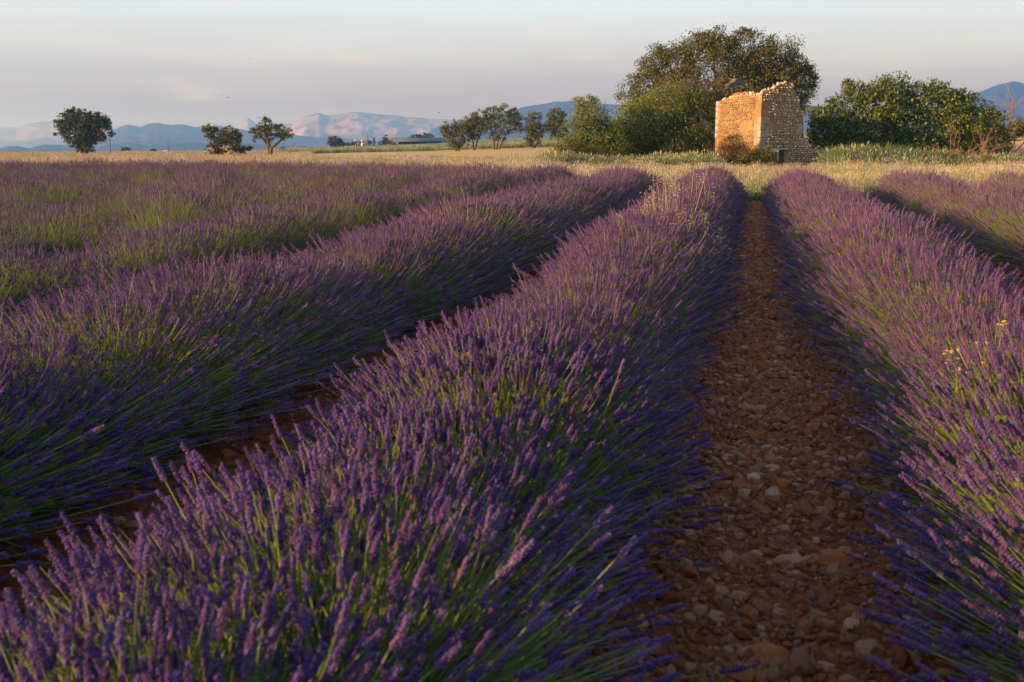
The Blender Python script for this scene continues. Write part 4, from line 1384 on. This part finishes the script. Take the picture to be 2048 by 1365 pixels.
# pale squared block high on the torn edge, jamb at the far end of the plastered side
s_, z_ = on_wall(1600, 263, CB, e1)
mb = MB(); mb.box(CB + e1 * s_ + up3 * z_ + n1_ * -.16, (.42, .42, .66), np.stack([e1, -n1_, up3], 1)); mb.build('edge_block', M['quoin'], cabin)
zj = side_top[-1][1]
mb = MB()
zz_ = zj - 2.2
while zz_ < zj - .02:
    h = min(rw.uniform(.30, .5), zj - zz_)
    mb = MB(); mb.box(CB + e2 * (SL + .11) + up3 * (zz_ + h / 2) - n2_ * .2, (.22 + .02 * rw.random(), .47, h * .97), np.stack([e2, n2_, up3], 1)); mb.build('jamb_stone', M['concrete'], cabin)
    zz_ += h
mb = MB()
mb.box(CB + e2 * (SL + .10) + up3 * ((zj - 2.2) / 2) - n2_ * .2, (.20, .44, zj - 2.24), np.stack([e2, n2_, up3], 1)); mb.build('jamb_base', M['mortar'], cabin)
# stones and broken tiles lying along the wall heads
def lay_heads(tops, org, ex, nrm, thick, wall, nper, mat_i):
    for (s0, z0), (s1, z1) in zip(tops[:-1], tops[1:]):
        L = math.hypot(s1 - s0, z1 - z0)
        for j in range(max(1, int(L / .13))):
            for q in range(2):
                t = rw.random()
                sz = rw.uniform(.12, .36)
                o = bpy.data.objects.new('head_stone', wall_stones[rw.integers(0, 8)]); COL.objects.link(o)
                p = org + ex * (s0 + (s1 - s0) * t) + up3 * (z0 + (z1 - z0) * t + sz * .12) - nrm * rw.uniform(.02, thick)
                o.parent = wall; o.matrix_parent_inverse = wall.matrix_world.inverted()
                o.location = p; o.rotation_euler = rw.uniform(0, 6.28, 3); o.scale = (sz, sz, sz * .7)


lay_heads([(0, front_top[0][1])] + front_top[1:23], CB, e1, n1_, .42, fw, 2, 0)
lay_heads([p for p in side_top if p[0] > .4], CB, e2, n2_, .40, sw, 2, 0)
for i in range(6):           # canal tiles left on the plastered wall
    s = side_top[3][0] + (side_top[8][0] - side_top[3][0]) * (i + .3) / 9
    z = float(np.interp(s, [p[0] for p in side_top], [p[1] for p in side_top])) + .07
    mb = MB()
    an = np.linspace(0, math.pi, 7)
    ring = np.stack([np.cos(an) * .10, np.zeros(7), np.sin(an) * .07], 1)
    Lt = rw.uniform(.28, .42)
    for off, sc_ in ((1.0, 1), (.86, 0)):
        pass
    v = np.concatenate([ring + [0, .08, 0], ring * [.8, 1, .8] + [0, .08 - Lt, 0], (ring * [.82, 1, .75]) + [0, .08, 0], (ring * [.64, 1, .58]) + [0, .08 - Lt, 0]])
    q = []
    for j in range(6):
        q += [[j, j + 1, 8 + j, 7 + j], [14 + j, 21 + j, 22 + j, 15 + j], [j, 14 + j, 15 + j, j + 1]]
    Rt = np.stack([e2, n2_, up3], 1)
    tl = rw.normal(0, .12)
    mb.add(v @ Rt.T + CB + e2 * s + up3 * (z + tl * .1), q)
    mb.build('roof_tile', M['tile'], cabin, smooth=True)
# doorway: flat slab, rubble arch above it, leaning plank door, dark earth inside
slab_s = (dl + dr) / 2
mb = MB(); mb.box(CB + e1 * slab_s + up3 * (dt_ + .045) - n1_ * .10, (dr - dl + .34, .44, .085), np.stack([e1, -n1_, up3], 1)); mb.build('lintel', M['concrete'], cabin)
mb = MB()
an = np.linspace(R(18), R(162), 9)
wv = (dr - dl) * .56
prof = [(slab_s + wv * math.cos(a), dt_ + .09 + .36 * math.sin(a)) for a in an]
prof = [(prof[0][0], dt_ + .09)] + prof + [(prof[-1][0], dt_ + .09)]
wall_prism('arch_stone', prof, CB + n1_ * .035, e1, n1_, .05, M['greyshade'], cabin)
mb = MB(); mb.box(CB + e1 * (dl - .22) + up3 * (dt_ + .10) + n1_ * .03, (.62, .06, .10), np.stack([e1, -n1_, up3], 1)); mb.build('brick_course', M['tile'], cabin)
door = MB()
for i in range(3):
    w = .14
    door = MB()
    door.box(CB + e1 * (dr - .05 - .16 * (i + .5)) + up3 * (dt_ * .46) - n1_ * (.30 + .06 * i), (w, .035, dt_ * .95 - .06 * i), np.stack([e1, -n1_, up3], 1))
    door.build('door_plank', M['wood'], cabin)
mb = MB(); mb.box(CB + e1 * (dr - .30) + up3 * .30 - n1_ * .42, (.55, .03, .10), np.stack([e1, -n1_, up3], 1)); mb.build('door_rail', M['wood'], cabin)
# the walls at the back, torn down to stumps, and the shade-darkened grey gable still standing behind the thicket
rear_org = CB + e2 * (SL + .35)
rear_px = [(1441, 262), (1441, 198), (1447, 184), (1455, 177), (1460, 168), (1468, 165), (1474, 157), (1483, 156), (1489, 164), (1497, 172), (1502, 188), (1512, 215), (1530, 250)]
rt = [on_wall(x, y, rear_org + e2 * 1.5, e1) for x, y in rear_px]
rear_poly = [(rt[0][0], -.2)] + rt + [(rt[-1][0], -.2)]
grey_pool = []
for i in range(4):
    grey_pool.append(stone_mesh(260 + i, .95)); grey_pool[-1].materials.append(M['greyshade'])
gw = wall_prism('rear_gable', rear_poly, rear_org + e2 * 1.5, e1, n1_, .5, M['greyshade'], cabin)
bpy.context.view_layer.update()
lay_stones(rear_org + e2 * 1.5, e1, n1_, rear_poly, rt[0][0], rt[-1][0], 6.0, gw, lambda s, z: z > 3.2, .10, .17, .14, .28, .04, 120, grey_pool, 'greyshade')
fe = front_top[-1][0]
far_poly = [(.49, -.2), (.49, 1.1), (1.2, 1.3), (2.0, .8), (2.7, 1.0), (3.4, .5), (SL, .3), (SL, -.2)]
wall_prism('far_wall_stump', far_poly, CB + e1 * fe, e2, e1, .45, M['greyshade'], cabin)

# ------------------------------------------------------------------ barn, farm, poles
def oriented(px, D, yaw):
    g_ = gat(px, D)
    a = math.cos(yaw) * rv + math.sin(yaw) * fv
    b = -math.sin(yaw) * rv + math.cos(yaw) * fv
    return g_, np.stack([a, b, up3], 1)


DB = 395
g0, RB = oriented(790, DB, R(14))
kb = DB / FPX
Lb = 100 * kb / math.cos(R(14)); Wb = 9.0
barn = thing('open_barn', g0, 'long low open barn with a blue grey roof and red gable boards', 'barn')
gz0 = g0[2]


def bpt(x, y, z):
    return g0 * np.array([1, 1, 0]) + RB @ np.array([x, y, 0]) + up3 * z


zb = at(800, 289.5, DB)[2]; ze = at(800, 283.5, DB)[2]; zr_ = at(800, 275.5, DB)[2]
mb = MB()
for sgn, (ya, yb) in ((1, (-.6, Wb / 2)), (-1, (Wb / 2, Wb + .6))):
    za, zbb = (ze, zr_) if sgn == 1 else (zr_, ze)
    P = [bpt(-.8, ya, za), bpt(Lb, ya, za), bpt(Lb, yb, zbb), bpt(-.8, yb, zbb)]
    mb.add(P + [p - up3 * .12 for p in P], [[0, 1, 2, 3], [7, 6, 5, 4], [0, 4, 5, 1], [1, 5, 6, 2], [2, 6, 7, 3], [3, 7, 4, 0]])
mb.build('roof', M['slate'], barn)
for sgn in (0, 1):
    mb = MB()
    a_, b_ = (bpt(-.95, -.7, ze - .35), bpt(-.95, Wb / 2, zr_ - .25)) if sgn == 0 else (bpt(-.95, Wb + .7, ze - .35), bpt(-.95, Wb / 2, zr_ - .25))
    mb.tube([a_, b_], [.28, .28], 4); mb.build('gable_board', M['redwood'], barn)
mb = MB(); mb.add([bpt(2.5, Wb - .5, zb - 3), bpt(Lb, Wb - .5, zb - 3), bpt(Lb, Wb - .5, ze), bpt(2.5, Wb - .5, ze)], [[0, 1, 2, 3]])
mb.add([bpt(3.2, .8, zb - 3), bpt(Lb * .86, .8, zb - 3), bpt(Lb * .86, .8, ze - .25), bpt(3.2, .8, ze - .25)], [[0, 1, 2, 3]])
mb.build('wall', M['darkwall'], barn)
for i in range(7):
    x = -.5 + (Lb - .2) * i / 6
    mb = MB(); mb.box(bpt(x, -.1, (zb - 3 + ze) / 2), (.28, .28, ze - zb + 3), RB); mb.build('post', M['redwood'] if i == 0 else M['pole'], barn)
for (px, w, pyb, pyt, D, rf, lb, nm) in ((715, 11, 290, 283.5, 375, 'slate', 'white farmhouse with a dark roof among the bushes', 'farmhouse'), (728, 9, 289, 283, 378, 'roof', 'small white house with a reddish roof beside the farmhouse', 'farmhouse'),
                                         (741, 16, 291.5, 289, 368, 'slate', 'low grey shed at the foot of the cypress', 'farm_shed'), (685, 8, 291, 287.5, 372, 'roof', 'low brown roofed shed by the dark hedge', 'farm_shed'), (258, 9, 302, 299.5, 310, 'roof', 'tiny reddish roofed house far out on the plain', 'farmhouse'), (330, 6, 302.5, 301, 330, 'white', 'tiny pale hut below the far pole on the plain', 'hut')):
    g_, Rh = oriented(px, D, R(18))
    zt_ = at(px, pyt, D)[2]; z0_ = min(at(px, pyb, D)[2], g_[2]) - .5
    W = w * D / FPX; Dp = W * .7
    hs = thing(nm, g_, lb, 'house' if nm == 'farmhouse' else 'shed')
    hw_ = (zt_ - z0_)
    zev = z0_ + hw_ * .72 if hw_ > 1.4 else zt_ - .35
    gb = g_ * np.array([1, 1, 0])
    mb = MB(); mb.box(gb + up3 * ((z0_ + zev) / 2), (W, Dp, zev - z0_), Rh); mb.build('wall', M['white'] if nm != 'farm_shed' else M['darkwall'], hs)
    mb = MB()
    o3 = .25
    P = [gb + Rh @ np.array([x, y, 0]) + up3 * z for x, y, z in ((-W / 2 - o3, -Dp / 2 - o3, zev), (W / 2 + o3, -Dp / 2 - o3, zev), (W / 2 + o3, 0, zt_), (-W / 2 - o3, 0, zt_), (-W / 2 - o3, Dp / 2 + o3, zev), (W / 2 + o3, Dp / 2 + o3, zev))]
    mb.add(P, [[0, 1, 2, 3], [3, 2, 5, 4], [0, 3, 4], ] if False else [[0, 1, 2, 3], [3, 2, 5, 4]])
    mb.add([P[0], P[3], P[4]], [[0, 1, 2]]); mb.add([P[1], P[5], P[2]], [[0, 1, 2]])
    mb.build('roof', M[rf], hs)
    if nm == 'farmhouse' and D > 320:
        for q in (-.22, .22):
            mb = MB(); mb.box(gb + Rh @ np.array([W * q, -Dp / 2 - .02, 0]) + up3 * (zev - .75), (.55, .06, .8), Rh); mb.build('window', M['darkwall'], hs)
        mb = MB(); mb.box(gb + Rh @ np.array([-W * .36, 0, 0]) + up3 * (zt_ + .15), (.5, .5, .9), Rh); mb.build('chimney', M['white'], hs)
for (px, pyb, pyt, D, lb) in ((735, 292, 265, 360, 'tall wooden pole rising at the distant farm'), (220.5, 304, 276, 190, 'wooden pole standing just beside the round oak'), (336, 304, 285, 235, 'wooden pole alone on the plain before the low dark hills'), (590, 297, 284, 340, 'faint thin pole between the gnarled tree and the farm')):
    g_ = gat(px, D); zt_ = at(px, pyt, D)[2]
    pl = thing('utility_pole', g_, lb, 'pole', 'wooden poles on the plain')
    mb = MB(); mb.tube([g_ - up3 * .3, np.array([g_[0], g_[1], zt_])], [.17, .11], 8); mb.build('post', M['pole'], pl)
    if D < 330:
        mb = MB(); mb.box(np.array([g_[0], g_[1], zt_ - .45]), (1.1, .09, .09), np.stack([rv, fv, up3], 1)); mb.build('crossarm', M['pole'], pl)

# ------------------------------------------------------------------ weeds in the rows
def weed(name, label, cat, px, py, X_hint, n, h, spread, kind, seed):
    r = np.random.default_rng(seed)
    # root on the row below the sight line: the row's crest stands about .55 m high
    d = ray(px, py); t = (X_hint - CAM[2]) / d[2]
    p = CAM + d * t
    root = thing(name, (p[0], p[1], .03), label, cat)
    st, hd = MB(), MB()
    for i in range(n):
        b = np.array([p[0] + r.normal(0, spread[0]), p[1] + r.normal(0, spread[1]), .04])
        lx = r.normal(0, .10, 2)
        H = h * r.uniform(.78, 1.12)
        tp = b + np.array([lx[0], lx[1], H])
        mid = (b + tp) / 2 + np.append(r.normal(0, .02, 2), 0)
        st.tube([b, mid, tp], [.0028, .0022, .0014], 4, 0, cap=False)
        if kind == 'oat':
            for q in range(7):
                a = tp - np.array([0, 0, .022 * q]); ang = r.uniform(0, 6.28)
                e_ = a + np.array([math.cos(ang) * .035, math.sin(ang) * .035, r.uniform(-.005, .03)])
                st.tube([a, e_], [.0012, .0008], 3, 0, cap=False)
                bipyr(hd, e_, np.array([math.cos(ang), math.sin(ang), -.3]), .005, .022, 4, 0)
        else:
            for q in range(r.integers(3, 7)):
                ang = r.uniform(0, 6.28); rr_ = r.uniform(.0, .04)
                e_ = tp + np.array([math.cos(ang) * rr_, math.sin(ang) * rr_, r.uniform(-.05, .02)])
                st.tube([tp - np.array([0, 0, .07]), e_], [.0014, .001], 3, 0, cap=False)
                for u in range(5):
                    a2 = u * 1.2566 + ang
                    bipyr(hd, e_, np.array([math.cos(a2), math.sin(a2), .5]), .0032, .0085, 3, 0)
    st.build('stems', [M['straw'] if kind in ('oat',) else M['stem']], root).name = 'stalk'
    hd.build('flower_heads' if kind != 'oat' else 'seed_heads', [{'oat': M['straw'], 'cream': M['cream'], 'yellow': M['yellow']}[kind]], root).name = 'flower_head' if kind != 'oat' else 'seed_head'
    for o in root.children:
        tag(o, kind='stuff')
    return root


weed('wild_oats', 'tall dry yellow oat stalks standing on the crest of the lavender row', 'dry grass', 1325, 400, .72, 16, .90, (.10, .9), 'oat', 91)
weed('wild_oats', 'thinner dry stalks farther along the same lavender crest', 'dry grass', 1385, 385, .70, 9, .86, (.10, .8), 'oat', 92)
weed('cream_flower_weed', 'patch of cream flowering weed on the lavender crest below dry stalks', 'wildflower', 1330, 455, .60, 24, .64, (.16, .30), 'cream', 93)
weed('cream_flower_weed', 'sparse cream flowers on the shaded shoulder facing the path', 'wildflower', 1400, 492, .48, 12, .50, (.08, .35), 'cream', 94)
weed('yellow_flower_weed', 'cluster of small yellow flowers among lavender by the frame edge', 'wildflower', 2015, 745, .44, 11, .48, (.05, .08), 'yellow', 95)
weed('white_flower_weed', 'few white flowers beside the yellow cluster in the lavender', 'wildflower', 1990, 775, .42, 5, .46, (.05, .08), 'cream', 96)
weed('white_flower_weed', 'pale white flowers in the lavender near the loose bushy clump', 'wildflower', 742, 354, .66, 26, .74, (.35, .25), 'cream', 97)
# green weeds where the path meets the track
for (px, D, n, lb, sd) in ((1518, 22.8, 7, 'green weeds at the end of the stony path', 1), (1722, 22.8, 9, 'green weed clump between two lavender row ends', 2), (1290, 23.2, 7, 'low green weeds past the end of the dark furrow', 3)):
    r = np.random.default_rng(sd)
    root = thing('weed_clump', gat(px, D), lb, 'weed')
    mb = MB()
    for i in range(n * 40):
        b = gat(px + r.normal(0, 16), D + r.normal(0, .35)); b[2] = 0
        a = r.uniform(0, 6.28); h = r.uniform(.06, .24)
        dr_ = np.array([math.cos(a), math.sin(a), 0]); w = np.array([-math.sin(a), math.cos(a), 0]) * .009
        mb.add([b - w, b + w, b + dr_ * h * .4 + up3 * h * .8 + w * 1.4, b + dr_ * h * .4 + up3 * h * .8 - w * 1.4, b + dr_ * h + up3 * h], [[0, 1, 2, 3]])
        mb.f.append(np.array([[mb.n - 3, mb.n - 1, mb.n - 2]])[:, ::-1]); mb.m.append(np.zeros(1, int))
    tag(mb.build('weed_leaf', M['weedgreen'], root), kind='stuff')
# straw wisp on the stones
r = np.random.default_rng(8)
pw = CAM + ray(1530, 1352) * (-(CAM[2] - .07) / ray(1530, 1352)[2])
mb = MB()
for i in range(16):
    a = r.uniform(-.3, 3.5); L = r.uniform(.03, .08)
    c = pw + np.append(r.normal(0, .012, 2), r.uniform(0, .02))
    mb.tube([c, c + np.array([math.cos(a) * L * .5, math.sin(a) * L * .3, .02]), c + np.array([math.cos(a) * L, math.sin(a) * L * .6, -.005])], [.0007, .0007, .0005], 3, cap=False)
tag(mb.build('straw_wisp', M['strawwarm']), 'dry straw wisp lying on the stones of the path', 'straw')

# ------------------------------------------------------------------ birds
for (px, py, D, lb, ty_) in ((878, 225.5, 260, 'dark bird gliding low over the limestone mountain', .1), (457, 195.5, 300, 'tiny bird high above the two lobed shrub', .5), (501, 118, 340, 'tiny bird, highest of the three in the sky', -.2)):
    c = at(px, py, D)
    root = thing('bird', c, lb, 'bird', 'birds in the evening sky')
    mb = MB()
    ax = rv * math.cos(ty_) + fv * math.sin(ty_); sd = np.cross(up3, ax)
    mb.tube([c - ax * .32, c - ax * .2, c, c + ax * .16, c + ax * .26], [.05, .07, .10, .06, .01], 6)
    mb.build('body', M['birdgrey'], root, smooth=True)
    for sg in (-1, 1):
        mb = MB()
        P = [c + ax * .12, c - ax * .12, c + sd * sg * .35 + up3 * .10 - ax * .10, c + sd * sg * .35 + up3 * .10 + ax * .10, c + sd * sg * .75 + up3 * .02 - ax * .08]
        P2 = [p + up3 * .02 for p in P]
        mb.add(P + P2, [[0, 1, 2, 3], [8, 7, 6, 5]]); mb.add([P[2], P[3], P[4], P2[2], P2[3], P2[4]], [[0, 1, 2], [5, 4, 3]])
        mb.build('wing', M['birdgrey'], root)
